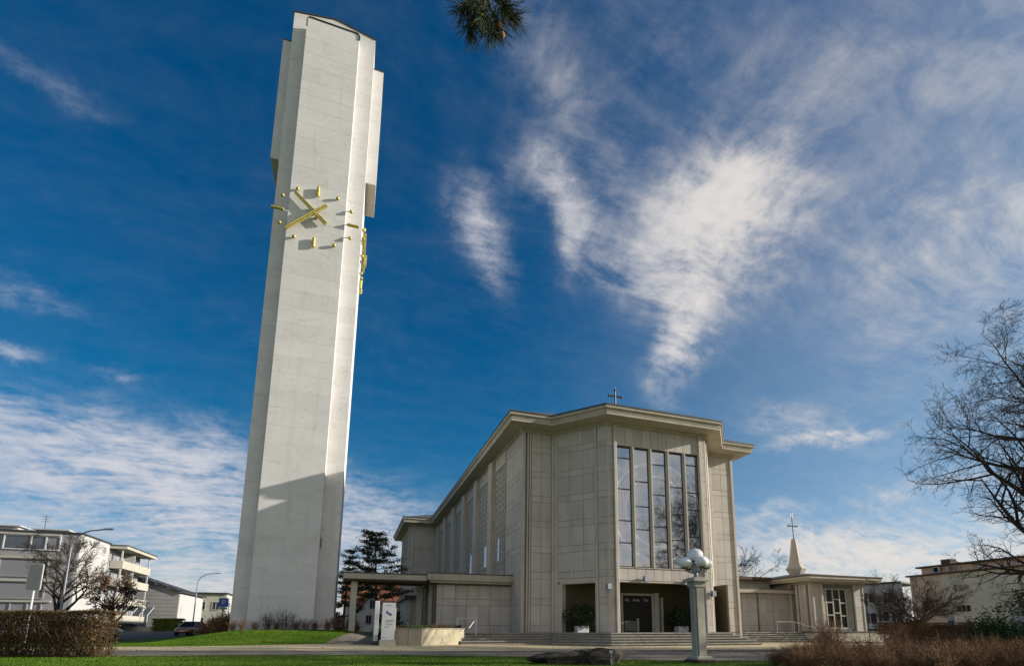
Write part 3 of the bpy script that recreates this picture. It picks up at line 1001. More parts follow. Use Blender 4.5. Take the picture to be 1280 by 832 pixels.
def screen(v0, v1):
    """pierced concrete screen with a glass sheet behind it"""
    z0, z1 = 5.35, 14.1
    mb = MB()
    nc = max(3, int(round((v1 - v0) / 1.05))); nr = 17
    cw = (v1 - v0) / nc; rh = (z1 - z0) / nr
    x0, x1 = UL - .06, UL + .10
    for i in range(nc):
        for k in range(nr):
            va, za = v0 + i * cw, z0 + k * rh
            vm, zm = va + cw / 2, za + rh / 2
            a, b = cw * .27, rh * .36
            C4 = [(va, za), (va + cw, za), (va + cw, za + rh), (va, za + rh)]
            D4 = [(vm, zm - b), (vm + a, zm), (vm, zm + b), (vm - a, zm)]
            V = [(x0, p, q) for p, q in C4] + [(x0, p, q) for p, q in D4] + [(x1, vm + (p - vm) * .8, zm + (q - zm) * .8) for p, q in D4]
            mb.add(V, [(1, 0, 4), (1, 4, 5), (2, 1, 5), (2, 5, 6), (3, 2, 6), (3, 6, 7), (0, 3, 7), (0, 7, 4), (5, 4, 8, 9), (6, 5, 9, 10), (7, 6, 10, 11), (4, 7, 11, 8)])
    for k in range(nr + 1):
        mb.box(x0 - .02, x0 + .002, v0, v1, z0 + k * rh - .02, z0 + k * rh + .02)
    for i in range(nc + 1):
        mb.box(x0 - .018, x0 + .001, v0 + i * cw - .025, v0 + i * cw + .025, z0, z1)
    sc_ = mb.build('window_screen', M_SCREEN, church)
    sc_['kind'] = 'stuff'
    mb = MB(); mb.box(UL + .10, UL + .12, v0, v1, z0, z1); mb.build('pane', M_BLACKGL, sc_)
    mb = MB(); mb.box(UL - .12, UL + .1, v0 - .05, v1 + .05, z1 + .06, 14.85); mb.build('lintel', M_BALC, sc_)
    mb = MB(); mb.box(UL - .10, UL + .1, v0 - .05, v1 + .05, 14.86, ZW); mb.build('head_trim', M_STONE_RIB, sc_)
    mb = MB(); mb.box(UL - .25, UL + .1, v0 - .05, v1 + .05, z0 - .18, z0 - .05); mb.build('sill', M_BALC, sc_)
    vc = v0 + .62 * (v1 - v0) if v0 < 42 else v0 + .35 * (v1 - v0)
    mb = MB(); mb.box(UL - .10, UL - .062, vc - .45, vc + .45, 6.45, 8.3); mb.build('vent_pane', M_SHEEN, sc_)


for a, b in WINS: screen(a, b)
for i in range(6):
    c = 44.85 + 6.2 * i
    rib(church, (UL, c + .55), (0, -1), 1.1, .45, 4.6, ZW, 'fin')
    rib(church, (UL, c + .95), (0, -1), .25, .2, 4.6, ZW, 'rib')
panels(church, (UL, 40.95), (UL, 40.6), [0, .34], ROWS)
rib(church, (UL, 76.95), (0, -1), .5, .3, 0, ZW)

# transept trims and slits
TU = 7.4
rib(church, (TU + .05, VE), nd, .3, .12, 0, ZW)
rib(church, (UL - .3, VE), nd, .3, .1, 0, ZW)
panels(church, (TU + .36, VE), (UL, VE), [0, 2.9], ROWS[4:], m=M_STONE)
for i, c in enumerate((78.2, 81.6, 85.0, 88.4)):
    rib(church, (TU, c), (0, -1), .4, .35, 0, ZW)
    mb = MB(); mb.box(TU - .04, TU + .02, c + .9, c + 2.4, 5.0, 14.2); mb.build('window', M_BLACKGL, church)

# --- cornice swept round the outline
OUT = [(UL, VN), (CL, VN), (BL, VB), (BR, VB), (CR, VN), (UR, VN), (UR, VE), (33, VE), (33, 92), (TU, 92), (TU, VE), (UL, VE)]


def offset_path(path, o, closed=True):
    n = len(path); res = []
    for i in range(n):
        p = Vector(path[i])
        if closed or 0 < i < n - 1:
            a = Vector(path[i - 1]); b = Vector(path[(i + 1) % n])
            d1 = (p - a).normalized(); d2 = (b - p).normalized()
        elif i == 0: d1 = d2 = (Vector(path[1]) - p).normalized()
        else: d1 = d2 = (p - Vector(path[i - 1])).normalized()
        n1 = Vector((d1.y, -d1.x)); n2 = Vector((d2.y, -d2.x))
        m = (n1 + n2); m = m / max(m.length_squared / 2, .2)
        res.append((p.x + m.x * o, p.y + m.y * o))
    return res


def sweep(path, prof, closed=True):
    mb = MB(); n = len(path); k = len(prof)
    rings = [offset_path(path, o, closed) for o, z in prof]
    v = [(rings[j][i][0], rings[j][i][1], prof[j][1]) for i in range(n) for j in range(k)]
    f = []
    for i in range(n if closed else n - 1):
        i2 = (i + 1) % n
        for j in range(k - 1):
            f.append((i * k + j, i2 * k + j, i2 * k + j + 1, i * k + j + 1))
    return mb.add(v, f)


OV = 1.38
sweep(OUT, [(.0, ZW + .0), (.10, ZW + .0), (.10, ZW + .10), (.20, ZW + .13), (.20, ZW + .24), (OV - .16, 15.50), (OV - .16, 15.66), (OV - .13, 15.70), (OV - .13, 15.86), (OV - .02, 15.91), (OV, 15.94), (OV, 16.12), (OV - .3, 16.14)]).build('cornice', M_CORN, church)
sweep(OUT, [(OV - .01, 16.10), (OV + .035, 16.10), (OV + .035, 16.20), (OV - .02, 16.235), (OV - .2, 16.24)]).build('roof_edge', M_FLASH, church)
eave = offset_path(OUT, OV - .06)
ridge = [(CX, 39.7), (CX, 88)]
def to_ridge(p):
    return (CX, min(max(p[1] + 2.5, 39.7), 86), 18.7)
mb = MB()
for i in range(len(eave)):
    a, b = eave[i], eave[(i + 1) % len(eave)]
    ra, rb = to_ridge(a), to_ridge(b)
    if abs(ra[1] - rb[1]) < .01: mb.add([(*a, 16.2), (*b, 16.2), ra], [(0, 1, 2)])
    else: mb.add([(*a, 16.2), (*b, 16.2), rb, ra], [(0, 1, 2), (0, 2, 3)])
mb.build('roof', M_ROOF, church)
cross = MB()
cross.tube([(CX, 39.68, 18.5), (CX, 39.68, 21.25)], .075, 8)
cross.tube([(CX - .58, 39.68, 20.72), (CX + .58, 39.68, 20.72)], .075, 8)
cross = cross.build('roof_cross', M_DARK, church, 40)
mb = MB()
for p in ((CX, 21.28), (CX - .6, 20.72), (CX + .6, 20.72)): mb.ball((p[0], 39.68, p[1]), .12, .1, .12, 8, 6)
mb.tube([(CX, 39.68, 21.3), (CX + .05, 39.68, 21.6)], .02, 5)
mb.build('cross_tip', M_DARK, cross, 40)

# --- annexe on the left flank, with the flat roof that runs on as a canopy
annexe = thing('annexe', 'low stone annexe with flat roof on the left flank of the church', 'annexe', (8, 45, 0))
AV = 39.2; AL = 5.45
mb = MB(); mb.box(AL + .02, UL - .02, AV, 46.5, .5, 4.25); mb.build('wall', M_JOINT, annexe)
acols = [.0, .62, 1.35, 2.15, 2.95, 3.75, 4.6, 5.55]
panels(annexe, (AL, AV), (UL, AV), [.05, .62, 1.5, 2.35, 3.2, 4.05, 4.8, 5.55], [.6, 1.34, 2.71, 3.17, 4.15])
mb = MB(); mb.tube([(AL + .12, AV - .10, .9), (AL + .12, AV - .10, 4.2)], .06, 8); mb.build('downpipe', M_DARK, annexe, 40)
# left flank of the annexe: dark doorway and slabs
mb = MB(); mb.box(AL - .02, AL + .01, 40.4, 42.2, .9, 3.6); mb.build('doorway', M_DOOR, annexe)
for vv in (40.0, 42.6, 45.6): rib(annexe, (AL + .02, vv + .3), (0, -1), .3, .22, .6, 4.2)
mb = MB(); mb.box(4.9, UL - .004, 38.42, 46.8, 4.42, 4.86); mb.build('flat_roof', M_CORN, annexe)
mb = MB(); mb.box(4.88, UL - .004, 38.40, 46.8, 4.862, 4.93); mb.build('roof_edge', M_FLASH, annexe)
mb = MB(); mb.box(5.1, UL - .006, 38.62, 46.6, 4.26, 4.419); mb.build('soffit', M_CORN, annexe)
canopy = thing('canopy', 'long flat walkway canopy between the tower and the church', 'canopy', (2, 40, .9))
mb = MB(); mb.box(-.55, 4.86, 38.62, 42.0, 4.36, 4.72); mb.build('canopy_roof', M_CORN, canopy)
mb = MB(); mb.box(-.58, 4.86, 38.60, 42.03, 4.722, 4.80); mb.build('roof_edge', M_FLASH, canopy)
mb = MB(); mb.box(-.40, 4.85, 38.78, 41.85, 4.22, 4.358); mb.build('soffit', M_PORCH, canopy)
for (pu, pv) in ((.18, 39.25), (.18, 41.5), (4.75, 41.5)):
    mb = MB(); mb.cbox(pu - .2, pu + .2, pv - .2, pv + .2, .5, 4.22, .03); mb.build('column', M_BALC, canopy)
# low entrance block far behind the canopy
lodge = thing('entrance_block', 'small flat roofed entrance block seen under the canopy', 'entrance block', (8, 66, 0))
mb = MB(); mb.box(6.3, UL - .03, 66, 76.5, .5, 4.6); mb.build('wall', M_STONE_RIB, lodge)
for x in (6.3, 7.3, 8.3, 9.4): rib(lodge, (x, 66), nd, .3, .3, .5, 4.58)
mb = MB(); mb.box(7.6, 8.3, 65.96, 66.02, .8, 3.4); mb.build('doorway', M_BLACKGL, lodge)
mb = MB(); mb.box(5.8, UL - .03, 65.2, 76.6, 4.602, 4.95); mb.build('flat_roof', M_FLASH, lodge)

# ================================================================== steps and terraces
steps = thing('entrance_steps', 'five shallow stone steps running round the church bay', 'steps', (CX, 33, 0))


def flight(root, path, seglen=2.3, n=5, riser=.17, tread=.33, o0=.72):
    for k in range(n):
        z0, z1 = k * riser, (k + 1) * riser - (0 if k < n - 1 else .004)
        oo = o0 + tread * (n - 1 - k); oi = oo - .5
        A = offset_path(path, oo, False); B = offset_path(path, oi, False)
        for i in range(len(path) - 1):
            L = math.dist(A[i], A[i + 1]); m = max(1, int(round(L / seglen)))
            for j in range(m):
                t0, t1 = j / m + .0012, (j + 1) / m - .0012
                def lp(P, t): return (P[i][0] * (1 - t) + P[i + 1][0] * t, P[i][1] * (1 - t) + P[i + 1][1] * t)
                zj = random.uniform(-.002, .002)
                q = [lp(A, t0), lp(A, t1), lp(B, t1), lp(B, t0)]
                c = [lp(A, t0), lp(A, t1)]
                mb = MB(); mb.prism(q, z1 - .078, z1 + zj)
                s_ = offset_path(path, oo - .095, False)
                def lq(t): return (s_[i][0] * (1 - t) + s_[i + 1][0] * t, s_[i][1] * (1 - t) + s_[i + 1][1] * t)
                mb.prism([lq(t0), lq(t1), lp(B, t1), lp(B, t0)], z0 - (.12 if k else .3), z1 - .079)
                mb.build('step_block', M_STEP, root)
        # bed under the blocks
    core = offset_path(path, o0 - .35, False)
    return core


SP = [(6.6, VN), (CL, VN), (BL, VB), (24.8, VB), (24.8, 39.0)]
flight(steps, SP)
land = offset_path(SP, .40, False)
mb = MB(); mb.prism([(6.6, land[0][1])] + land[1:-1] + [(land[-1][0], 39.0), (UR, 39.0), (UR, 40), (6.6, 40)], .3, .842)
mb.build('landing', M_STEP, steps)
side = thing('side_steps', 'wide stone steps up to the terrace between church and chapel', 'steps', (33, 38, 0))
flight(side, [(UR + .02, 38.9), (37.6, 38.9)], o0=.3)
terrace = MB()
terrace.prism([(UR + .02, 38.9), (37.6, 38.9), (37.6, 38.5), (49.2, 38.5), (49.2, 60), (UR + .02, 60)], -.2, .835)
tag(terrace.build('terrace', M_STEP), 'stone paved terrace in front of the chapel', 'terrace', kind='structure')
tw = thing('terrace_wall', 'low grey concrete wall holding up the chapel terrace', 'wall', (43, 38.3, 0))
for i in range(5):
    a = 37.62 + i * 2.32
    mb = MB(); mb.cbox(a, a + 2.30, 38.22, 38.49, -.1, .80, .015); mb.build('wall_panel', M_LAMPST, tw)
mb = MB(); mb.box(37.55, 49.25, 38.16, 38.55, .802, .90); mb.build('coping', M_FLASH, tw)
mb = MB(); mb.cbox(49.3, 51.2, 38.1, 38.5, -.1, .86, .02); mb.build('end_block', M_PLANTERW, tw)
# planter left of the steps
pw = thing('planter', 'raised planter with pale rendered front wall left of the steps', 'planter', (5, 34, 0))
L_, K_, E_ = (2.35, 31.7), (3.78, 31.25), (6.75, 35.2)
pz = 1.07
mid = ((L_[0] + K_[0]) / 2 + .02, (L_[1] + K_[1]) / 2 - .005)
def wallseg(a, b, t, z0, z1, nm, m, e0=0.0, slope=0.0):
    d = (Vector(b) - Vector(a)).normalized(); n = Vector((-d.y, d.x))
    A0, B0 = Vector(a), Vector(b); A1, B1 = A0 + n * t, B0 + n * t
    mb = MB(); bt = d * slope
    mb.hexa([(*A0, z0), (*B0, z0), (*B1, z0), (*A1, z0), (*A0, z1), (*(B0 + bt), z1), (*(B1 + bt), z1), (*A1, z1)])
    return mb.build(nm, m, pw)
dd = (Vector(K_) - Vector(L_)).normalized()
wallseg(L_, (mid[0] - dd.x * .012, mid[1] - dd.y * .012), .22, -.1, pz, 'wall_panel', M_PLANTERW)
wallseg((mid[0] + dd.x * .012, mid[1] + dd.y * .012), K_, .22, -.1, pz, 'wall_panel', M_PLANTERW)
wallseg((K_[0] + .004, K_[1] + .004), E_, .22, -.1, pz, 'wall_panel', M_PLANTERW, slope=.75)
wallseg((L_[0], L_[1] + .004), (2.2, 38.2), -.2, -.1, pz, 'wall_panel', M_PLANTERW)
mb = MB(); mb.prism([(L_[0] + .2, L_[1] + .18), (K_[0], K_[1] + .3), (E_[0] + .4, E_[1] + .6), (7.2, 39.1), (2.5, 39.1)], .2, pz - .09); mb.build('soil', M_SOIL, pw)
d = (Vector(K_) - Vector(L_)).normalized()
cop = [(L_[0] - .03, L_[1] - .05), (K_[0], K_[1] - .06), (E_[0] + .58, E_[1] + .68), (E_[0] + .38, E_[1] + .86), (K_[0] - .02, K_[1] + .27), (L_[0] + .05, L_[1] + .26)]
mb = MB(); mb.prism(cop, pz + .002, pz + .055); mb.build('coping', M_STEP, pw)

# ================================================================== placing things by bearing and distance
def at(px, D):
    """ground point at a bearing (photo column of the horizon) and a forward distance"""
    k = D * (px - 695) / 696.7
    return (F_H.x * D + R_H.x * k, F_H.y * D + R_H.y * k)


# ================================================================== chapel
chapel = thing('chapel', 'low stone chapel with lattice window and small spire', 'chapel', (44, 44, .84))
XU0, XU1, XV0, XV1, XZ = 40.74, 47.3, 40.3, 50.0, 5.35
mb = MB(); mb.box(XU0, 42.0, XV0, XV1, .84, XZ); mb.box(42.0, 45.9, XV0, XV1, 4.95, XZ); mb.box(45.9, XU1, XV0, XV1, .84, XZ); mb.box(42.0, 45.9, XV0 + .7, XV1, .84, 4.95)
mb.box(42.0, 45.9, XV0, XV0 + .7, .84, 1.12)
mb.build('wall', M_JOINT, chapel)
CR_ = [.85, 1.9, 3.2, 4.3, XZ]
panels(chapel, (XU0, XV0), (42.0, XV0), [.30, 1.22], CR_)
panels(chapel, (45.9, XV0), (XU1, XV0), [.35, 1.36], CR_)
for u, w, o in ((40.76, .22, .12), (41.72, .26, .22), (45.92, .26, .16), (47.08, .2, .1)):
    rib(chapel, (u, XV0), (1, 0), w, o, .84, XZ)
panels(chapel, (XU0, XV1), (XU0, XV0), [.1, 1.9, 3.7, 5.5, 6.9], CR_)
panels(chapel, (XU0, XV1), (XU0, XV0), [8.3, 9.1], CR_)
for v_ in (43.05, 42.2, 41.75, 40.55): rib(chapel, (XU0, v_), (0, -1), .28, .14, .84, XZ)
# window: frame, nine staggered panes, pierced strips at both sides
fr = MB()
wx0, wx1, wz0, wz1 = 42.02, 45.88, 1.12, 4.95
wy0, wy1 = XV0 + .10, XV0 + .26
fr.box(wx0, wx0 + .12, wy0, wy1, wz0, wz1); fr.box(wx1 - .12, wx1, wy0, wy1, wz0, wz1)
fr.box(wx0 + .12, wx1 - .12, wy0, wy1, wz0, wz0 + .14); fr.box(wx0 + .12, wx1 - .12, wy0, wy1, wz1 - .12, wz1)
win = fr.build('window', M_BALC, chapel)
gx0, gx1 = wx0 + .62, wx1 - .72
cw = (gx1 - gx0) / 3
cuts = [[2.42, 3.62], [2.62, 3.92], [2.36, 3.58]]
bars = MB()
for i in range(4):
    x = gx0 + i * cw
    bars.box(x - .06, x + .06, wy0 + .02, wy1 - .02, wz0 + .14, wz1 - .12)
for i in range(3):
    for z in cuts[i]: bars.box(gx0 + i * cw + .06, gx0 + (i + 1) * cw - .06, wy0 + .03, wy1 - .03, z - .05, z + .05)
bars.build('glazing_bars', M_BALC, win)
for i in range(3):
    zz = [wz0 + .14] + cuts[i] + [wz1 - .12]
    for a, b in zip(zz[:-1], zz[1:]):
        p = MB(); p.box(gx0 + i * cw + .06, gx0 + (i + 1) * cw - .06, wy1 - .05, wy1 - .03, a + .04, b - .04); p.build('pane', M_BLACKGL, win)
sc_ = MB()
for a, b in ((wx0 + .12, gx0 - .06), (gx1 + .06, wx1 - .12)):
    n = 2; w_ = (b - a) / n; m_ = 15; h_ = (wz1 - wz0 - .26) / m_
    for i in range(n + 1): sc_.box(a + i * w_ - .03, a + i * w_ + .03, wy0 + .04, wy1 - .04, wz0 + .14, wz1 - .12)
    for k in range(m_ + 1): sc_.box(a, b, wy0 + .045, wy1 - .045, wz0 + .14 + k * h_ - .03, wz0 + .14 + k * h_ + .03)
    for i in range(n):
        for k in range(m_):
            x0, z0 = a + i * w_, wz0 + .14 + k * h_
            s = (i + k) % 2
            sc_.hexa([(x0, wy0 + .05, z0 + (h_ if s else 0) - .03), (x0 + w_, wy0 + .05, z0 + (0 if s else h_) - .03), (x0 + w_, wy1 - .05, z0 + (0 if s else h_) - .03), (x0, wy1 - .05, z0 + (h_ if s else 0) - .03),
                      (x0, wy0 + .05, z0 + (h_ if s else 0) + .03), (x0 + w_, wy0 + .05, z0 + (0 if s else h_) + .03), (x0 + w_, wy1 - .05, z0 + (0 if s else h_) + .03), (x0, wy1 - .05, z0 + (h_ if s else 0) + .03)])
o_ = sc_.build('pierced_strips', M_BALC, win); o_['kind'] = 'stuff'
mb = MB(); mb.box(wx0, wx1, wy1 + .06, wy1 + .1, wz0, wz1); mb.build('backing', M_BLACKGL, win)
XO = [(XU0, XV0), (XU1, XV0), (XU1, XV1), (XU0, XV1)]
sweep(XO, [(0, XZ - .0), (.12, XZ), (.12, XZ + .12), (1.1, XZ + .20), (1.1, XZ + .34), (1.22, XZ + .38), (1.22, XZ + .62), (.9, XZ + .64)]).build('cornice', M_CORN, chapel)
sweep(XO, [(1.21, XZ + .60), (1.28, XZ + .60), (1.28, XZ + .72), (1.0, XZ + .75)]).build('roof_edge', M_BROWNTRIM, chapel)
ev = offset_path(XO, 1.18)
mb = MB(); apex = (44, 45, 6.9)
for i in range(4): mb.add([(*ev[i], XZ + .70), (*ev[(i + 1) % 4], XZ + .70), apex], [(0, 1, 2)])
mb.build('roof', M_ROOF, chapel)
# spire on the roof: flared foot, eight-sided needle, cross with cock
sx, sy, sz = 42.05, 43.3, 6.45
spire = MB()
def ringp(r, z, n=6, ph=.3): return [(sx + r * math.cos(ph + 2 * PI * k / n), sy + r * math.sin(ph + 2 * PI * k / n), z) for k in range(n)]
prof = [(.55, sz - .1), (.62, sz + .05), (1.0, sz + .62), (.66, sz + 1.05), (.5, sz + 2.0), (.24, sz + 3.7)]
vv = []; ff = []
for r, z in prof: vv += ringp(r, z)
for i in range(len(prof) - 1):
    for k in range(6): ff.append((i * 6 + k, i * 6 + (k + 1) % 6, (i + 1) * 6 + (k + 1) % 6, (i + 1) * 6 + k))
ff.append(tuple(range(30, 36)))
spire.add(vv, ff); spire = spire.build('spire', M_STONE_RIB, chapel)
mb = MB(); mb.lathe((sx, sy, sz - .35), [(.62, 0), (.6, .3)], 12); mb.build('spire_foot', M_FLASH, spire)
mb = MB()
mb.tube([(sx, sy, sz + 3.65), (sx - .05, sy, sz + 5.9)], .045, 6)
for k, dx in ((-1, .62), (1, .62)):
    mb.tube([(sx - .04, sy, sz + 5.0), (sx - .04 + k * dx, sy, sz + 5.04)], .04, 6)
    for q in (.25, .45, .62): mb.tube([(sx - .04 + k * q, sy, sz + 4.92), (sx - .04 + k * q, sy, sz + 5.16)], .035, 5)
mb.build('cross', M_DARK, spire, 40)
mb = MB()
mb.ball((sx - .05, sy, sz + 5.95), .14, .05, .06, 8, 5)
mb.hexa([(sx - .17, sy - .03, sz + 6.0), (sx + .06, sy - .03, sz + 6.0), (sx + .06, sy + .03, sz + 6.0), (sx - .17, sy + .03, sz + 6.0), (sx - .22, sy - .02, sz + 6.42), (sx - .10, sy - .02, sz + 6.22), (sx - .10, sy + .02, sz + 6.22), (sx - .22, sy + .02, sz + 6.42)])
mb.tube([(sx + .0, sy, sz + 6.05), (sx + .10, sy, sz + 6.4), (sx + .17, sy, sz + 6.42)], [.08, .05, .02], 6)
mb.build('weathercock', M_LAMPGL, spire, 40)
# low wing joining church and chapel
link = thing('link_wing', 'low flat roofed stone wing between church and chapel', 'wing', (35, 45, .84))
LV = 43.1
mb = MB(); mb.box(UR + .02, XU0 - .02, LV, 48, .84, 4.5); mb.build('wall', M_JOINT, link)
lx = XU0 - UR - .04
panels(link, (UR + .02, LV), (XU0 - .02, LV), [0, 2.2, 4.3, 5.5, 6.4, 7.3], [.85, 1.45, 2.75, 4.0, 4.48])
panels(link, (UR + .02, LV), (XU0 - .02, LV), [7.52, 8.4, 9.2, 10.0, 10.7, 11.34], [.85, 1.45, 2.75, 4.0, 4.48])
rib(link, (UR + 7.36, LV), (1, 0), .16, .05, .85, 4.48, m=M_JOINT)
mb = MB(); mb.box(UR + .02, XU0 + .15, LV - .75, 48.2, 4.503, 4.85); mb.build('flat_roof', M_CORN, link)
mb = MB(); mb.box(UR + .02, XU0 + .19, LV - .79, 48.2, 4.853, 4.93); mb.build('roof_edge', M_FLASH, link)
mb = MB(); mb.prism([(UR + .02, LV + 1.5), (XU0 - 1.0, LV + 1.5), (XU0 - 1.0, 48), (UR + .02, 48)], 4.94, 5.9); mb.build('upper_wall', M_CORN, link)
mb = MB(); mb.hexa([(UR + .02, LV + .9, 5.905), (XU0 - 1.24, LV + .9, 5.905), (XU0 - 1.24, 48, 5.905), (UR + .02, 48, 5.905), (UR + .02, LV + .9, 6.2), (XU0 - 1.24, LV + .9, 6.2), (XU0 - 1.24, 48, 6.5), (UR + .02, 48, 6.5)]); mb.build('upper_roof', M_BROWNTRIM, link)

# handrails
def rail(label, segs, posts, r=.022):
    root = thing('handrail', label, 'handrail', (*posts[0][:2], posts[0][2]))
    mb = MB()
    for s in segs: mb.tube(s, r, 6)
    mb.build('rail', M_WHITE, root, 50)
    for p in posts:
        mb = MB(); mb.tube([p[:3], (p[0], p[1], p[3])], r, 6); mb.build('post', M_WHITE, root, 50)
rail('thin white handrail on the terrace before the low wing', [[(36.6, 40.5, 1.75), (38.6, 40.5, 1.75), (40.6, 38.9, .95)]], [(36.6, 40.5, .84, 1.75), (38.6, 40.5, .84, 1.75)])
rail('short bent steel handrail at the planter end by the steps', [[(6.55, 35.9, 1.75), (7.75, 35.6, 1.78), (7.1, 34.75, 1.12)], [(6.55, 35.9, 1.75), (6.55, 35.9, 1.1)]], [(7.75, 35.6, .4, 1.78), (6.6, 35.95, .9, 1.74)], .028)

# ================================================================== lamp on its pillar
LX, LY = 10.45, 15.05
lampg = thing('globe_lamp', 'stone pillar lamp with five white globes', 'lamp', (LX, LY, 0))
w = .185
mb = MB(); mb.cbox(LX - .36, LX + .36, LY - .36, LY + .36, -.1, .10, .03); mb.build('plinth', M_ROCK, lampg)
mb = MB(); mb.cbox(LX - .29, LX + .29, LY - .29, LY + .29, .101, .20, .03); mb.build('foot', M_LAMPST, lampg)
gpt = .06
mb = MB(); mb.box(LX - w + gpt, LX + w - gpt, LY - w + gpt, LY + w - gpt, .2, 2.36); mb.build('core', M_FLASH, lampg)
for (a, b, c, e) in ((-w, -w + .055, -w + gpt, w - gpt), (w - .055, w, -w + gpt, w - gpt), (-w + gpt, w - gpt, -w, -w + .055), (-w + gpt, w - gpt, w - .055, w)):
    mb = MB(); mb.box(LX + a, LX + b, LY + c, LY + e, .2, 2.36); mb.build('slab', M_LAMPST, lampg)
mb = MB(); mb.cbox(LX - .215, LX + .215, LY - .215, LY + .215, 2.361, 2.53, .012); mb.build('capital', M_LAMPST, lampg)
mb = MB(); mb.cbox(LX - .30, LX + .30, LY - .30, LY + .30, 2.531, 2.61, .02); mb.cbox(LX - .25, LX + .25, LY - .25, LY + .25, 2.612, 2.665, .02); mb.build('cap', M_LAMPST, lampg)
mb = MB(); mb.lathe((LX, LY, 2.66), [(.12, 0), (.10, .03), (.065, .07), (.06, .42), (.10, .45), (.10, .48)], 14); mb.build('stem', M_GREY_METAL, lampg, 40)
mb = MB(); mb.box(LX - .13, LX + .13, LY - .03, LY + .03, 2.90, 3.08); mb.build('bracket_plate', M_GREY_METAL, lampg)
def globe(c, r):
    mb = MB(); mb.lathe(c, [(r * .45, -r * .86), (r * .50, -r * .80), (r * .5, -r * .62)], 14); mb.build('fitting', M_DARK, lampg, 40)
    mb = MB()
    pr = [(max(.01, r * 1.02 * math.cos(t)), r * .86 * math.sin(t)) for t in np.linspace(-.95, PI / 2, 12)]
    mb.lathe(c, pr, 24); mb.build('globe', M_LAMPGL, lampg, 80)
globe((LX, LY, 3.40), .262)
for k in range(4):
    t = -.06 + k * PI / 2
    cx, cy = LX + .385 * math.cos(t), LY + .385 * math.sin(t)
    mb = MB(); mb.tube([(LX, LY, 2.86), (LX + .2 * math.cos(t), LY + .2 * math.sin(t), 2.84), (cx, cy, 2.90), (cx, cy, 2.97)], .028, 8); mb.build('arm', M_GREY_METAL, lampg, 50)
    globe((cx, cy, 3.14), .212)

# ================================================================== parish sign and post
SX, SY = 1.98, 31.15
stele = thing('notice_stele', 'white upright notice stele with small blue mark on stone plinth', 'sign', (SX, SY, .15))
mb = MB(); mb.cbox(SX - .42, SX + .42, SY - .14, SY + .22, -.1, .50, .02); mb.build('plinth', M_LAMPST, stele)
mb = MB(); mb.box(SX - .33, SX + .35, SY - .05, SY + .10, .502, 2.46); mb.build('board', M_WHITE, stele)
mb = MB(); mb.box(SX - .10, SX + .40, SY + .104, SY + .13, 1.0, 2.2); mb.build('back_board', M_WHITE, stele)
for z, a, b in ((2.30, -.2, .15), (1.52, -.18, .28), (1.46, -.18, .2), (1.38, -.18, .1), (1.28, -.18, .22), (1.16, -.18, .05), (.62, -.28, -.12)):
    mb = MB(); mb.box(SX + a, SX + b, SY - .054, SY - .0505, z, z + .022); mb.build('print_line', M_INK, stele)
for dx, z, s in ((-.08, 1.96, .07), (.09, 1.82, .08)):
    mb = MB(); mb.ball((SX + dx, SY - .05, z), s, .006, s * .8, 10, 6); mb.build('emblem', M_INK, stele)
mb = MB(); mb.ball((SX + .0, SY - .05, 1.88), .12, .005, .05, 10, 6); mb.build('emblem', M_BLUE, stele)
post = thing('white_post', 'plain white square post beside the notice stele', 'post', (1.42, 32.3, .2))
mb = MB(); mb.cbox(1.30, 1.54, 32.18, 32.42, .42, 2.60, .02); mb.build('shaft', M_WHITE, post)
mb = MB(); mb.cbox(1.26, 1.58, 32.14, 32.46, 0, .419, .03); mb.build('foot', M_FLASH, post)

# ================================================================== rock in the lawn
def rock(name, c, rx, ry, rz, seed, parent):
    gg = np.random.default_rng(seed)
    n, m = 30, 14
    mb = MB(); mb.lathe_xy((0, 0, 0), 1, 1, 1, n, m)
    P = np.array(mb.v)
    fr = gg.normal(size=(14, 3)) * np.linspace(1.5, 7, 14)[:, None]; ph = gg.uniform(0, 6, 14); am = .14 / np.linspace(1, 3.2, 14)
    k = 1 + (np.sin(P @ fr.T + ph) * am).sum(1)
    P = P * k[:, None]
    P = np.sign(P) * np.abs(P) ** .8
    mb.v = [(c[0] + (x * rx * .94 + y * ry * .34), c[1] + (-x * rx * .34 + y * ry * .94), c[2] + z * rz) for x, y, z in P]
    return mb.build(name, M_ROCK, parent, 35)
rk = thing('boulder', 'long dark weathered boulder lying in the front lawn', 'boulder', (6.6, 15.7, 0))
rock('low_end', (6.15, 15.95, .12), .85, .45, .22, 3, rk)
rock('high_end', (7.10, 15.45, .16), .66, .50, .30, 8, rk)
peg = MB(); peg.tube([(7.25, 14.85, -.05), (7.25, 14.85, .34)], .018, 6); peg.box(7.19, 7.31, 14.83, 14.87, .34, .42)
tag(peg.build('plant_marker', M_GREY_METAL), 'small grey plant marker standing before the dark boulder', 'marker')

# ================================================================== trees and shrubs
def branch(p, d, L, n, wob, trop, g):
    pts = [np.array(p, float)]; d = np.array(d, float)
    for i in range(n - 1):
        d = d + g.normal(0, wob, 3) + np.array([0, 0, trop]); d /= np.linalg.norm(d)
        pts.append(pts[-1] + d * L / (n - 1))
    return np.array(pts)


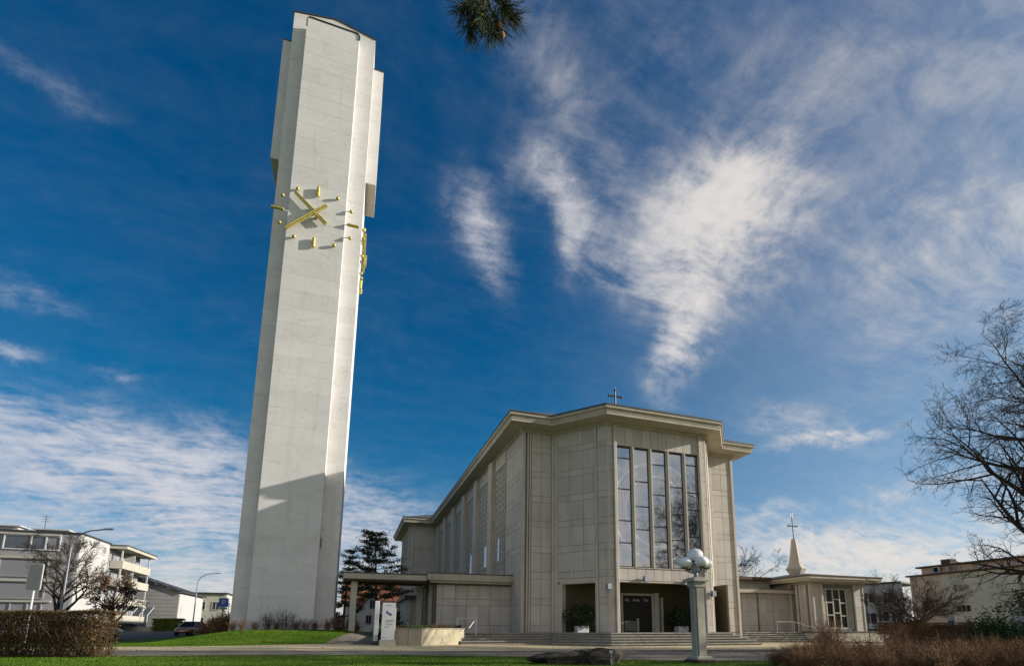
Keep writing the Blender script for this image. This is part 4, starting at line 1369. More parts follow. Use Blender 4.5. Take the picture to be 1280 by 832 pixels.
def rec(p, d, L, r, lvl, out, S, g):
    n = S['pts'][lvl]
    P = branch(p, d, L, n, S['wob'][lvl], S['trop'][lvl], g)
    out[lvl].append((P, r))
    if lvl == len(S['n']): return
    k = S['n'][lvl]
    for i in range(k):
        t = S['t0'][lvl] + (1 - S['t0'][lvl]) * (i + g.uniform(.1, .9)) / k
        x = t * (n - 1); a = min(int(x), n - 2); q = P[a] + (P[a + 1] - P[a]) * (x - a)
        tg = P[a + 1] - P[a]; tg = tg / np.linalg.norm(tg)
        pr = np.cross(tg, g.normal(size=3)); pr /= max(np.linalg.norm(pr), 1e-6)
        if lvl == 0 and S.get('spread'):
            ph = i * 2.399 + g.uniform(-.4, .4); pr = np.array([math.cos(ph), math.sin(ph), 0])
        ang = math.radians(S['ang'][lvl] + g.uniform(-12, 12))
        cd = tg * math.cos(ang) + pr * math.sin(ang)
        rr = r * (1 - .80 * t) * S['rr'][lvl]
        LL = L * S['lr'][lvl] * (1.15 - .55 * t if not (lvl == 0 and S.get('spread')) else S['prof'](t)) * g.uniform(.75, 1.2)
        rec(q, cd, LL, max(rr, S['rmin']), lvl + 1, out, S, g)


def bare_tree(name, label, cat, base, H, r, S, seed, m_bark=None, m_twig=None, group=None, mesh_limbs=True):
    g = np.random.default_rng(seed)
    root = thing(name, label, cat, base, group)
    out = [[] for _ in range(len(S['n']) + 1)]
    rec(np.array(base) - np.array([0, 0, .15]), (S.get('leanx', 0), S.get('leany', 0), 1), H, r, 0, out, S, g)
    sides = [9, 7, 5, 4, 3, 3]
    mbk = m_bark or M_BARK; mtw = m_twig or M_TWIG
    for P, rr in out[0]:
        rad = rr * (1 - .92 * np.linspace(0, 1, len(P)) ** 1.3); rad[0] *= 1.35
        V, Qf = tubes_np(P[None], rad[None], 9); np_mesh('trunk', V, Qf, mbk, root, True)
    for P, rr in out[1]:
        V, Qf = tubes_np(P[None], (rr * (1 - .95 * np.linspace(0, 1, len(P)) ** 1.15))[None], 7); np_mesh('limb', V, Qf, mbk, root, True)
    Vs, Qs = [], []; off = 0
    for lv in range(2, len(out)):
        if not out[lv]: continue
        A = np.stack([p for p, _ in out[lv]]); R = np.array([q for _, q in out[lv]])
        V, Qf = tubes_np(A, R[:, None] * (1 - .85 * np.linspace(0, 1, A.shape[1]))[None], sides[lv])
        Vs.append(V); Qs.append(Qf + off); off += len(V)
    tw = np_mesh('twigs', np.concatenate(Vs), np.concatenate(Qs), mtw, root, True); tw['kind'] = 'stuff'
    return root, out


BIG = dict(pts=[9, 8, 6, 5, 4, 4], wob=[.04, .13, .16, .17, .18, .2], trop=[.02, .03, .0, -.02, -.04, -.05], n=[26, 10, 7, 5, 4], t0=[.07, .16, .16, .15, .2],
           ang=[72, 48, 46, 44, 42], rr=[.62, .60, .60, .62, .7], lr=[.66, .52, .50, .50, .5], rmin=.0095, spread=True, prof=lambda t: 1.08 - .42 * t)
bare_tree('bare_tree', 'large bare tree reaching in from the right edge', 'tree', (*at(1445, 29), 0), 15.0, .60, BIG, 23)
BACK = dict(BIG, n=[9, 6, 6, 5], pts=[7, 7, 5, 4, 4], lr=[.7, .5, .5, .5])
bare_tree('bare_tree', 'tall bare tree beyond the frame that the church windows mirror', 'tree', (38.5, 7.6, 0), 17.0, .36, dict(BACK, n=[17, 8, 6, 5], lr=[.34, .55, .5, .5], t0=[.2, .2, .2, .2], rmin=.02), 44)
q = at(913, 78)
bare_tree('bare_tree', 'bare tree rising behind the right corner of the church', 'tree', (*q, .8), 10.2, .28, dict(BACK, rmin=.018, n=[13, 8, 7, 6], lr=[.78, .5, .5, .5]), 5)
VASE = dict(pts=[4, 7, 5, 4, 4], wob=[.05, .09, .14, .16, .18], trop=[.0, .05, .04, .02, .0], n=[18, 9, 8, 5], t0=[.55, .22, .2, .2], ang=[56, 32, 34, 38], rr=[.62, .6, .6, .6], lr=[2.5, .55, .5, .5], rmin=.013, spread=True, prof=lambda t: 1.0)
q = at(1149, 47)
bare_tree('bare_tree', 'low spreading bare tree in front of the beige building', 'tree', (*q, .55), 1.45, .24, VASE, 9)
POLL = dict(pts=[6, 6, 5, 4, 3], wob=[.05, .12, .16, .16, .16], trop=[.02, .12, .07, .03, 0], n=[11, 5, 7, 4], t0=[.30, .35, .3, .2], ang=[46, 38, 40, 36], rr=[.66, .75, .42, .6], lr=[.62, .48, .62, .5], rmin=.012, spread=True, prof=lambda t: 1.0 - .25 * t)
q = at(66, 48)
bare_tree('pollarded_tree', 'large pollarded bare tree before the grey apartment block', 'tree', (*q, .15), 6.6, .30, dict(POLL, n=[14, 7, 9, 4], rmin=.016), 12, M_BARK, M_TWIG)
q = at(141, 50)
t2, out2 = bare_tree('pollarded_tree', 'smaller brown pollarded tree with withered leaves near the balconies', 'tree', (*q, .2), 4.4, .22, dict(POLL, n=[12, 7, 9, 5], lr=[.6, .5, .5, .5], rmin=.016), 14, M_BARK, M_TWIG)
g = np.random.default_rng(4)
C = np.concatenate([p[1:] for p, _ in out2[3]]); C = C[(C[:, 2] < 3.4) | (g.uniform(size=len(C)) < .45)]
V, Qf = leaves_np(C + g.normal(0, .08, C.shape), .10, seed=3); o = np_mesh('withered_leaves', V, Qf, M_DRYLEAF, t2); o['kind'] = 'stuff'
q = at(500, 84)
bare_tree('bare_tree', 'brown leafless tree between canopy column and entrance block', 'tree', (*q, .75), 7.2, .16, dict(BACK, rmin=.016, n=[10, 7, 6, 4]), 31, M_BARK, M_DRYTWIG)
q = at(283, 92)
bare_tree('bare_tree', 'thin bare tree behind the blue parking sign', 'tree', (*q, .75), 5.5, .12, dict(BACK, rmin=.014, n=[8, 5, 4, 3]), 33, M_BARK, M_TWIG)
q = at(1185, 78)


def conifer(label, base, H, R, seed, z0=.28, nl=11, lean=0.0):
    g = np.random.default_rng(seed)
    root = thing('pine_tree', label, 'tree', base)
    P = branch(base, (lean, 0, 1), H, 8, .02, .02, g)
    V, Qf = tubes_np(P[None], (.017 * H * (1 - .85 * np.linspace(0, 1, 8)))[None], 8); np_mesh('trunk', V, Qf, M_BARK, root, True)
    paths = []; rads = []; C = []
    for i in range(nl):
        t = z0 + (1 - z0) * (i / (nl - 1)) ** .85
        x = t * 7; a = min(int(x), 6); c = P[a] + (P[a + 1] - P[a]) * (x - a)
        L = R * (1 - (t - z0) / (1.12 - z0)) ** .8 * g.uniform(.85, 1.1)
        k0 = g.uniform(0, 6)
        for k in range(g.integers(4, 7)):
            ph = k0 + k * 1.25 + g.uniform(-.4, .4); LL = L * g.uniform(.5, 1.15)
            b = branch(c, (math.cos(ph), math.sin(ph), g.uniform(-.05, .18)), LL, 6, .10, .05, g)
            paths.append(b); rads.append(.014 * LL * (1 - .7 * np.linspace(0, 1, 6)) + .010)
            for q in range(int(3 + LL * 3.2)):
                tt = g.uniform(1.6, 5.0) if q else 5.0; a_ = min(int(tt), 4); cc = b[a_] + (b[a_ + 1] - b[a_]) * (tt - a_)
                cc = cc + g.normal(0, .16, 3) * np.array([1, 1, .35])
                nn = int(g.uniform(18, 32)); w_ = g.uniform(.16, .34)
                C.append(cc + g.normal(0, 1, (nn, 3)) * np.array([w_, w_, w_ * .42]) + np.array([0, 0, .06]))
    V, Qf = tubes_np(np.stack(paths), np.stack(rads), 4); o = np_mesh('boughs', V, Qf, M_BARK, root, True); o['kind'] = 'stuff'
    C = np.concatenate(C)
    V, Qf = leaves_np(C, .125, .3, .38, seed)
    o = np_mesh('needle_clumps', V, Qf, M_NEEDLE, root); o['kind'] = 'stuff'
    return root


conifer('tall dark pine behind the canopy between tower and church', (*at(469, 60), .4), 11.0, 4.3, 2, .36)
conifer('thin dark conifer half hidden by the right edge of the tower', (*at(428, 74), .6), 11.0, 3.4, 6, .2, 10)


def twig_mesh(H, W, ns, nsub, seed, curve=.12):
    g = np.random.default_rng(seed)
    paths = []; rads = []
    for i in range(ns):
        ph = g.uniform(0, 2 * PI); lean = g.uniform(.05, 1.0) * W / H
        p = (g.normal(0, W * .12), g.normal(0, W * .12), -.05)
        b = branch(p, (math.cos(ph) * lean, math.sin(ph) * lean, 1), H * g.uniform(.6, 1.1), 5, curve, .03, g)
        paths.append(b); rads.append(np.linspace(.011, .004, 5) * g.uniform(.8, 1.2))
        for k in range(nsub):
            t = g.uniform(1.0, 4.0); a = min(int(t), 3); q = b[a] + (b[a + 1] - b[a]) * (t - a)
            d = b[a + 1] - b[a]; d = d / np.linalg.norm(d) + g.normal(0, .55, 3)
            c = branch(q, d, H * g.uniform(.18, .42), 5, curve * 1.3, .03, g)
            paths.append(c); rads.append(np.linspace(.006, .0025, 5))
    return np.stack(paths), np.stack(rads)


def make_shrub(name, label, loc, H, W, ns, nsub, m, seed, group=None, leaf=0, mleaf=None, lsize=.03, thick=1.0, curve=.12, top=False):
    root = thing(name, label, 'shrub', loc, group)
    A, R = twig_mesh(H, W, ns, nsub, seed, curve)
    V, Qf = tubes_np(A + np.array(loc), R * thick, 3)
    o = np_mesh('stems', V, Qf, m, root); o['kind'] = 'stuff'
    if leaf:
        g = np.random.default_rng(seed + 1)
        pool = A[:, 2:].reshape(-1, 3) if not top else A[:, 3:].reshape(-1, 3)
        C = pool[g.integers(0, len(pool), leaf)] + g.normal(0, .03 + .03 * W, (leaf, 3))
        V, Qf = leaves_np(C + np.array(loc), lsize, seed=seed)
        o = np_mesh('leaves', V, Qf, mleaf or M_DRYLEAF, root); o['kind'] = 'stuff'
    return root


def scatter(protos, spots, labels):
    """first use places the shrub itself, later uses copy it"""
    used = set()
    for i, (x, y, z, s, k) in enumerate(spots):
        p = protos[k]
        o = p if k not in used else copy_tree(p)
        used.add(k)
        o.location = (x, y, z); o.scale = (s, s, s * random.uniform(.9, 1.1)); o.rotation_euler = (0, 0, random.uniform(0, 6.28))
        if labels and labels[i]: o['label'] = labels[i]


# foot of the tower
G = 'shrubs along the foot of the tower'
LBL = 'low reddish leafless shrub in the bed along the foot of the white tower'
pr = [make_shrub('leafless_shrub', LBL, (0, 0, 0), .75, .55, 34, 7, M_REDTWIG, 40, G, 260, M_DRYLEAF, .022),
      make_shrub('leafless_shrub', LBL, (0, 0, 0), 1.0, .6, 30, 8, M_REDTWIG, 41, G, 120, M_DRYLEAF, .02),
      make_shrub('leafless_shrub', 'taller fine twigged bare shrub against the middle of the tower foot', (0, 0, 0), 1.35, .95, 20, 10, M_TWIG, 42, G)]
sp = []
for u, k, s in ((-6.7, 0, .9), (-6.1, 1, .8), (-5.45, 0, .85), (-4.75, 2, .95), (-4.2, 0, .8), (-3.7, 2, 1.0), (-3.15, 0, .9), (-2.6, 1, .75), (-2.0, 0, 1.0), (-1.3, 0, 1.05), (-.75, 1, .9), (-.1, 1, 1.0), (.55, 0, 1.15)):
    v_ = 38.75 + random.uniform(-.2, .25) + (1.0 if u > -1.0 else 0)
    sp.append((u, v_, tz(u, v_) - .03, s, k))
ORD = ['first', 'second', 'third', 'fourth', 'fifth', 'sixth', 'seventh', 'eighth', 'ninth', 'tenth', 'eleventh', 'twelfth', 'thirteenth', 'fourteenth', 'fifteenth']
scatter(pr, sp, [None if k == 2 else 'low reddish bare shrub, %s from the left in the row at the tower foot' % ORD[i] for i, (_, _, _, _, k) in enumerate(sp)])
n2 = 0
for o in COL.objects:
    if o.get('label', '').startswith('taller fine'):
        o['label'] = ['taller fine twigged bare shrub left of centre at the tower foot', 'taller fine twigged bare shrub right of centre at the tower foot'][n2]; n2 += 1
bed = MB()
for i in range(24):
    pass
strip('flower_bed', [(-8.8, 37.9), (-6, 38.45), (-1.2, 38.5), (1.2, 39.0)], [(-8.6, 40), (-6, 40.6), (-1.2, 40.6), (1.6, 41)], .03, M_SOIL, 'dark soil bed along the tower foot', 'flower bed', 40, 8)
# brown thicket left of the tower, in front of the car
G = 'brown shrubs left of the tower'
pr = [make_shrub('brown_shrub', 'dense dark brown shrub in the thicket left of the tower foot', (0, 0, 0), 1.25, .8, 46, 9, M_DRYTWIG, 50, G, 1500, M_DRYLEAF, .035)]
sp = []
for px, D, sc2 in ((262, 37.0, .85), (272, 38.5, 1.0), (284, 37.5, 1.05), (290, 39.5, 1.2), (277, 40.5, 1.25), (258, 39.5, .8)):
    q = at(px, D); sp.append((q[0], q[1], tz(*q) - .03, sc2, 0))
scatter(pr, sp, None)
q = at(267, 35.6)
make_shrub('dry_grass_tuft', 'pale dry shrub in front of the brown thicket by the tower', (*q, tz(*q)), .55, .5, 60, 7, M_DRYTWIG, 52, None, 0)
# planting in the raised planter and beside the path
G = 'plants in the raised planter'
pr = [make_shrub('planter_plant', 'low dry plant growing in the raised planter', (0, 0, 0), .32, .35, 26, 5, M_DRYTWIG, 60, G, 220, M_HEDGELEAF, .035),
      make_shrub('planter_plant', 'low green tuft growing in the raised planter', (0, 0, 0), .3, .35, 26, 4, M_HEDGEGREEN, 61, G, 260, M_HEDGEGREEN, .035)]
sp = []
for i in range(15):
    t = i / 14; u = 2.7 + 4.0 * t; v_ = 32.2 + 3.6 * t + random.uniform(0, 1.2)
    if i > 8: v_ = 33.0 + 3.0 * t
    sp.append((u, v_, 1.0, random.uniform(.8, 1.25), 1 if 1 < i < 8 else 0))
scatter(pr, sp, ['low %s growing in the raised planter, %s plant from the left' % ('green tuft' if k else 'dry brown plant', ORD[i]) for i, (_, _, _, _, k) in enumerate(sp)])
make_shrub('evergreen_shrub', 'dark green shrub at the path edge beside the white post', (1.75, 33.6, .2), .9, .5, 26, 6, M_HEDGEGREEN, 63, None, 1500, M_EVERG, .05)
make_shrub('evergreen_shrub', 'dark evergreen shrub under the canopy behind the stele', (2.9, 43, .8), 1.4, 1.2, 30, 7, M_HEDGEGREEN, 64, None, 2600, M_EVERG, .07)

# bushes in white tubs in the porch
def tub_bush(label, x, y, R, seed):
    root = thing('potted_bush', label, 'potted plant', (x, y, ZF))
    mb = MB(); mb.cbox(x - .42, x + .42, y - .34, y + .34, ZF, ZF + .44, .03); mb.build('tub', M_WHITE, root)
    g = np.random.default_rng(seed)
    paths = [branch((x, y, ZF + .4), (g.normal(0, .6), g.normal(0, .5), 1), 1.3, 5, .15, .02, g) for i in range(26)]
    A = np.stack(paths); V, Qf = tubes_np(A, np.tile(np.linspace(.014, .004, 5), (26, 1)), 4); o = np_mesh('stems', V, Qf, M_BARK, root, True); o['kind'] = 'stuff'
    th = g.normal(size=(2400, 3)); th /= np.linalg.norm(th, axis=1)[:, None]
    lump = 1 + .16 * np.sin(th @ np.array([3, 1, 2.]) * 2.2) + .12 * np.sin(th @ np.array([-2, 4, 1.]) * 2.5)
    C = np.array([x, y, ZF + 1.06]) + th * (np.cbrt(g.uniform(.35, 1, 2400)) * lump)[:, None] * np.array([R * 1.12, R * .8, R * .86])
    V, Qf = leaves_np(C, .085, .2, .5, seed); o = np_mesh('leaves', V, Qf, M_POTLEAF, root); o['kind'] = 'stuff'
tub_bush('potted bush in white tub inside the left porch opening', 14.95, 35.15, 1.0, 3)
tub_bush('potted bush in white tub right of the church door', 22.9, 35.1, .92, 4)

# hedges
def hedge(name, label, P, width, H, z0, nleaf, nstem, m_leaf, m_stem, lsize, seed, thin_foot=True):
    g = np.random.default_rng(seed)
    P = np.array(P, float); L = np.linalg.norm(P[1] - P[0]); d = (P[1] - P[0]) / L; n = np.array([-d[1], d[0]])
    root = thing(name, label, 'hedge', (*((P[0] + P[1]) / 2), z0))
    s = g.uniform(0, L, nleaf); t = np.clip(g.normal(0, .62, nleaf), -1.08, 1.08) ; t = np.sign(t) * np.abs(t) ** .6 * width / 2
    h = g.uniform(0, 1, nleaf) ** (.62 if thin_foot else .8)
    top = g.uniform(size=nleaf) < .22; h[top] = 1 + g.normal(0, .018, top.sum()); 
    wob = .03 * np.sin(s * 2.1) + .02 * np.sin(s * 5.3)
    C = np.stack([P[0, 0] + d[0] * s + n[0] * (t + wob), P[0, 1] + d[1] * s + n[1] * (t + wob), z0 + h * H * (1 + .012 * np.sin(s * 3.1))], 1)
    V, Qf = leaves_np(C, lsize, 0, .5, seed); o = np_mesh('leaves', V, Qf, m_leaf, root); o['kind'] = 'stuff'
    paths = []; 
    for i in range(nstem):
        s_ = g.uniform(0, L); t_ = g.uniform(-.42, .42) * width
        p = P[0] + d * s_ + n * t_
        paths.append(branch((p[0], p[1], z0 - .05), (g.normal(0, .25), g.normal(0, .25), 1), H * g.uniform(.7, 1.06), 5, .12, .03, g))
    V, Qf = tubes_np(np.stack(paths), np.tile(np.linspace(.013, .004, 5), (nstem, 1)), 3); o = np_mesh('stems', V, Qf, m_stem, root); o['kind'] = 'stuff'
    return root


hedge('clipped_hedge', 'clipped brown hedge at the lower left edge of the lawn', [(-7.55, 23.0), (-15.5, 25.9)], 1.0, 1.50, .10, 46000, 700, M_HEDGELEAF, M_HEDGELEAF, .034, 71)
hedge('clipped_hedge', 'low clipped green hedge before the warehouse', [at(194, 84), at(224, 82)], 1.4, 2.0, .62, 9000, 80, M_HEDGEGREEN, M_TWIG, .10, 72, False)
hedge('clipped_hedge', 'brown clipped hedge behind the dry bushes at the right', [at(1108, 33), at(1240, 27)], 1.1, 1.22, 0, 14000, 300, M_DRYLEAF, M_DRYTWIG, .045, 73, False)
hedge('clipped_hedge', 'low olive hedge beyond the terrace end block', [at(1096, 50), at(1150, 46)], 1.2, 1.0, .62, 5000, 80, M_HEDGELEAF, M_DRYTWIG, .06, 74, False)
hedge('clipped_hedge', 'dark hedge at the foot of the beige building', [at(1140, 60), at(1240, 50)], 1.2, 1.1, .6, 5000, 80, M_DRYLEAF, M_TWIG, .07, 75, False)
# tangled dry bushes in the lower right corner
G = 'dry bushes in the lower right corner'
LBL = 'dry brown bush in the tangled mass filling the lower right corner'
pr = [make_shrub('dry_bush', LBL, (0, 0, 0), .95, .75, 70, 10, M_DRYTWIG, 80, G, 2600, M_DRYLEAF, .018, .8, .2, True),
      make_shrub('dry_bush', LBL, (0, 0, 0), .85, .8, 70, 10, M_DRYTWIG, 81, G, 3000, M_DRYLEAF, .018, .8, .2, True)]
sp = []
for px, D, s in ((985, 15.6, .80), (1018, 14.8, .98), (1055, 15.4, 1.0), (1085, 14.3, .95), (1120, 15.2, 1.0), (1150, 14.2, .92), (1185, 15.0, .98), (1215, 14.1, 1.0), (1250, 15.0, 1.05), (1280, 14.3, 1.1), (1315, 14.8, 1.1),
                 (1005, 13.4, .82), (1050, 13.1, .85), (1100, 12.9, .8), (1150, 12.8, .82), (1200, 12.8, .9), (1250, 12.9, .95), (1290, 12.7, 1.0), (968, 16.2, .6), (1000, 16.8, .8), (1040, 17.4, .95), (1078, 17, .95), (1130, 17.2, .9), (1180, 17, .95), (1230, 17, 1.0), (1275, 17, 1.05)):
    q = at(px, D); sp.append((q[0], q[1], -.02, s * .84, random.randint(0, 1)))
scatter(pr, sp, None)
make_shrub('pale_grass_tuft', 'pale bleached grass tuft among the dry bushes', (*at(1172, 12.4), 0), .62, .4, 90, 4, M_DRYTWIG, 83, None, 0)
q = at(1035, 19.5)
make_shrub('dry_bush', 'tall loose dry bush rising before the terrace wall', (*q, 0), 1.35, .8, 60, 10, M_DRYTWIG, 84, None, 900, M_DRYLEAF, .02, .8, .16, True)
make_shrub('dry_bush', 'thin dry bush with pale stalks before the chapel terrace end', (*at(1120, 22), 0), 1.25, .5, 40, 8, M_DRYTWIG, 85, None, 200, M_DRYLEAF, .02, .8, .16, True)


def evergreen(label, loc, rx, rz, n, m, seed, ls):
    root = thing('evergreen_bush', label, 'shrub', loc)
    g = np.random.default_rng(seed)
    B = [branch(loc, (g.normal(0, .9), g.normal(0, .9), .8), rx * g.uniform(.8, 1.25), 5, .12, .01, g) for i in range(34)]
    A = np.stack(B); A[..., 2] = loc[2] + (A[..., 2] - loc[2]) * rz / rx
    V, Qf = tubes_np(A, np.tile(np.linspace(.022, .006, 5), (34, 1)), 4); o = np_mesh('branches', V, Qf, M_BARK, root, True); o['kind'] = 'stuff'
    i = g.integers(0, 34, n); t = g.uniform(.8, 4, n); a = np.minimum(t.astype(int), 3)
    C = A[i, a] + (A[i, a + 1] - A[i, a]) * (t - a)[:, None] + g.normal(0, .11 * rx, (n, 3)) * np.array([1, 1, .6])
    C[:, 2] = np.maximum(C[:, 2], loc[2] + .03)
    V, Qf = leaves_np(C, ls, .3, .4, seed); o = np_mesh('leaves', V, Qf, m, root); o['kind'] = 'stuff'
evergreen('low dark evergreen bush before the beige building', (*at(1236, 25), 0), 1.15, 1.5, 4200, M_NEEDLE, 90, .07)
evergreen('bright green evergreen bush at the right edge', (*at(1262, 23), 0), 1.25, 2.0, 5200, M_EVERG, 91, .07)
evergreen('dark evergreen bough mass at the right edge above the board', (*at(1300, 27), 0), 1.3, 3.2, 4200, M_NEEDLE, 92, .08)
# fallen leaves
g = np.random.default_rng(29)
P = g.uniform((-12, 12), (26, 37), (2600, 2))
P = P[(P[:, 1] > 12) & (P[:, 0] < 24 - .2 * P[:, 1])]
C = np.stack([P[:, 0], P[:, 1], terrain(P[:, 0], P[:, 1]) + .035], 1)
V, Qf = leaves_np(C, .035, 1.5, .6, 30)
tag(np_mesh('fallen_leaves', V, Qf, M_DRYLEAF), 'fallen brown leaves scattered over lawn and forecourt', 'fallen leaves', kind='stuff')
# far treeline closing the horizon
g = np.random.default_rng(17)
C = []
for px0, px1, D, zt in ((-260, 330, 240, 7), (380, 620, 260, 9), (860, 1500, 230, 8)):
    n = 5200
    p = np.array([at(x, D) for x in np.linspace(px0, px1, 60)])
    s = g.uniform(0, 58.9, n); a = s.astype(int); q = p[a] + (p[a + 1] - p[a]) * (s - a)[:, None]
    hh = zt * (.55 + .2 * np.sin(s * .9) + .15 * np.sin(s * 2.7)) * g.uniform(0, 1, n) ** .6
    C.append(np.stack([q[:, 0] + g.normal(0, 3, n), q[:, 1] + g.normal(0, 3, n), .6 + hh], 1))
C = np.concatenate(C)
V, Qf = leaves_np(C, 1.1, 0, .6, 18)
tag(np_mesh('far_wood', V, Qf, M_TWIG), 'distant leafless wood closing the horizon', 'wood', kind='stuff')

# ================================================================== pine bough hanging in at the top
pine = thing('pine_bough', 'pine bough with long needles hanging in at the top edge', 'pine branch', (*at(607, 2.05), 2.9))

def pp(px, py, D):
    d = FWD + R_H * ((px - 695) / 685) - UPV * ((py - 660) / 685)
    k = D / (d.dot(F_H)); p = d * k
    return np.array([p.x, p.y, p.z + 1.0])
g = np.random.default_rng(77)
tips = [pp(588, 36, 2.05), pp(606, 22, 2.0), pp(622, 34, 2.1), pp(632, 10, 2.05), pp(596, 8, 2.12), pp(612, 42, 2.06), pp(580, 12, 2.0), pp(640, 22, 2.1)]
top = pp(606, -90, 2.15)
mb = MB()
mb.tube([tuple(top + np.array([-.9, -1.6, 1.0])), tuple(top + np.array([-.35, -.6, .45])), tuple(top), tuple(pp(606, -20, 2.08))], [.035, .025, .016, .010], 8)
bough = mb.build('branch', M_BARK, pine, 50)
mb = MB()
for t in tips: mb.tube([tuple(pp(606, -25, 2.08)), tuple((pp(606, -25, 2.08) + t) / 2 + g.normal(0, .01, 3)), tuple(t)], [.008, .0065, .005], 6)
mb.build('twig', M_BARK, pine, 50)
paths = []; rads = []
up = np.array([UPV.x, UPV.y, UPV.z])
for t in tips:
    root_ = pp(606, -25, 2.08); ax = (t - root_) / np.linalg.norm(t - root_)
    for i in range(115):
        q = t - ax * g.uniform(0, .085)
        rnd = g.normal(size=3); rnd /= np.linalg.norm(rnd)
        d = ax * g.uniform(.25, 1.3) + rnd * g.uniform(.5, 1.0); d /= np.linalg.norm(d)
        paths.append(branch(q, d, g.uniform(.075, .125), 4, .05, -.02, g)); rads.append(np.array([.0013, .0013, .0012, .0004]))
V, Qf = tubes_np(np.stack(paths), np.stack(rads), 4); o = np_mesh('needles', V, Qf, M_NEEDLE, pine, True); o['kind'] = 'stuff'
for q in (pp(624, 32, 2.07), pp(628, 44, 2.06)):
    mb = MB(); mb.ball(q, .012, .012, .018, 10, 7); mb.build('bud', M_DRYTWIG, pine, 50)

# ================================================================== buildings at the left
def window(parent, p0, d, s0, s1, z0, z1, n=1, splits=(), m_fr=None, m_pane=None, depth=.10, fw=.08):
    """window on a wall through p0 along d, looking to the right-hand side of d"""
    d = Vector(d).normalized(); nn = Vector((d.y, -d.x)); p0 = Vector(p0)
    def B(mb, a, b, t0, t1, c, e):
        A_ = [p0 + d * a + nn * t0, p0 + d * b + nn * t0, p0 + d * b + nn * t1, p0 + d * a + nn * t1]
        mb.prism([(q.x, q.y) for q in A_], c, e)
    mb = MB()
    B(mb, s0, s0 + fw, 0, depth, z0, z1); B(mb, s1 - fw, s1, 0, depth, z0, z1)
    B(mb, s0 + fw, s1 - fw, 0, depth, z0, z0 + fw); B(mb, s0 + fw, s1 - fw, 0, depth, z1 - fw, z1)
    cuts = [s0 + fw] + [s0 + (s1 - s0) * q for q in splits] + [s1 - fw]
    for c in cuts[1:-1]: B(mb, c - fw / 2, c + fw / 2, 0, depth, z0 + fw, z1 - fw)
    w = mb.build('window', m_fr or M_WHITE, parent)
    for i, (a, b) in enumerate(zip(cuts[:-1], cuts[1:])):
        m = m_pane[i % len(m_pane)] if isinstance(m_pane, (list, tuple)) else (m_pane or M_GLASS)
        pb = MB(); B(pb, a + .02, b - .02, .01, .03, z0 + fw, z1 - fw); pb.build('pane', m, w)
    return w


apt = thing('apartment_block', 'grey and white apartment block with balconies at the left edge', 'apartment block', (-32, 92, .6))
AU, AVF = -31.22, 82.06
mb = MB(); mb.box(-50, AU - .25, AVF, 103, 0, 12.5); mb.build('wall', M_APT, apt)
mb = MB(); mb.box(AU - .248, AU, AVF + .002, 90.6, 0, 12.5); mb.build('gable_wall', M_APTW, apt)
mb = MB(); mb.box(-50, AU + .12, AVF - .12, 90.9, 12.502, 12.68); mb.build('roof_edge', M_FLASH, apt)
for x0, x1, z in ((-41, -38.4, 13.5), (-36.6, -33.6, 13.25)):
    mb = MB(); mb.box(x0, x1, 84.2, 86, 12.68, z - .15); mb.box(x0 - .3, x1 + .3, 83.9, 86.3, z - .14, z); mb.build('roof_house', M_APTW, apt)
mb = MB(); mb.tube([(-36.2, 85, 12.6), (-36.2, 85, 15.0)], .035, 5)
for z_, w_ in ((14.9, .55), (14.6, .4), (14.3, .5)): mb.tube([(-36.2 - w_, 85, z_), (-36.2 + w_, 85, z_)], .02, 4)
mb.build('aerial', M_DARK, apt)
rows = [(10.35, 12.1), (7.15, 9.3), (4.6, 6.6), (1.6, 4.2)]
for i, (a, b) in enumerate(rows):
    panes = [M_GLASS, M_GLASS, M_BLIND] if i == 0 else [M_BLIND, M_BLIND, M_BLIND]
    for x0 in (-38.55, -46.5):
        window(apt, (x0, AVF), (1, 0), 0, 4.6 if i else 5.4, a, b, 3, (.48, .74) if i == 0 else ((.36, .70) if i == 3 else ()), None if i == 0 else M_APT, panes, .12, .12)
    mb = MB(); mb.box(-50, -33.2, AVF - .22, AVF, b + .02, b + .22); mb.build('ledge', M_BALC, apt)
for a, b, c in ((10.85, 12.0, 88.2), (8.35, 9.3, 88.4), (5.7, 6.75, 88.4), (3.0, 4.0, 88.4)):
    window(apt, (AU, c), (0, 1), 0, 1.35, a, b, 1, (), M_WHITE, M_BLIND, .10, .14)
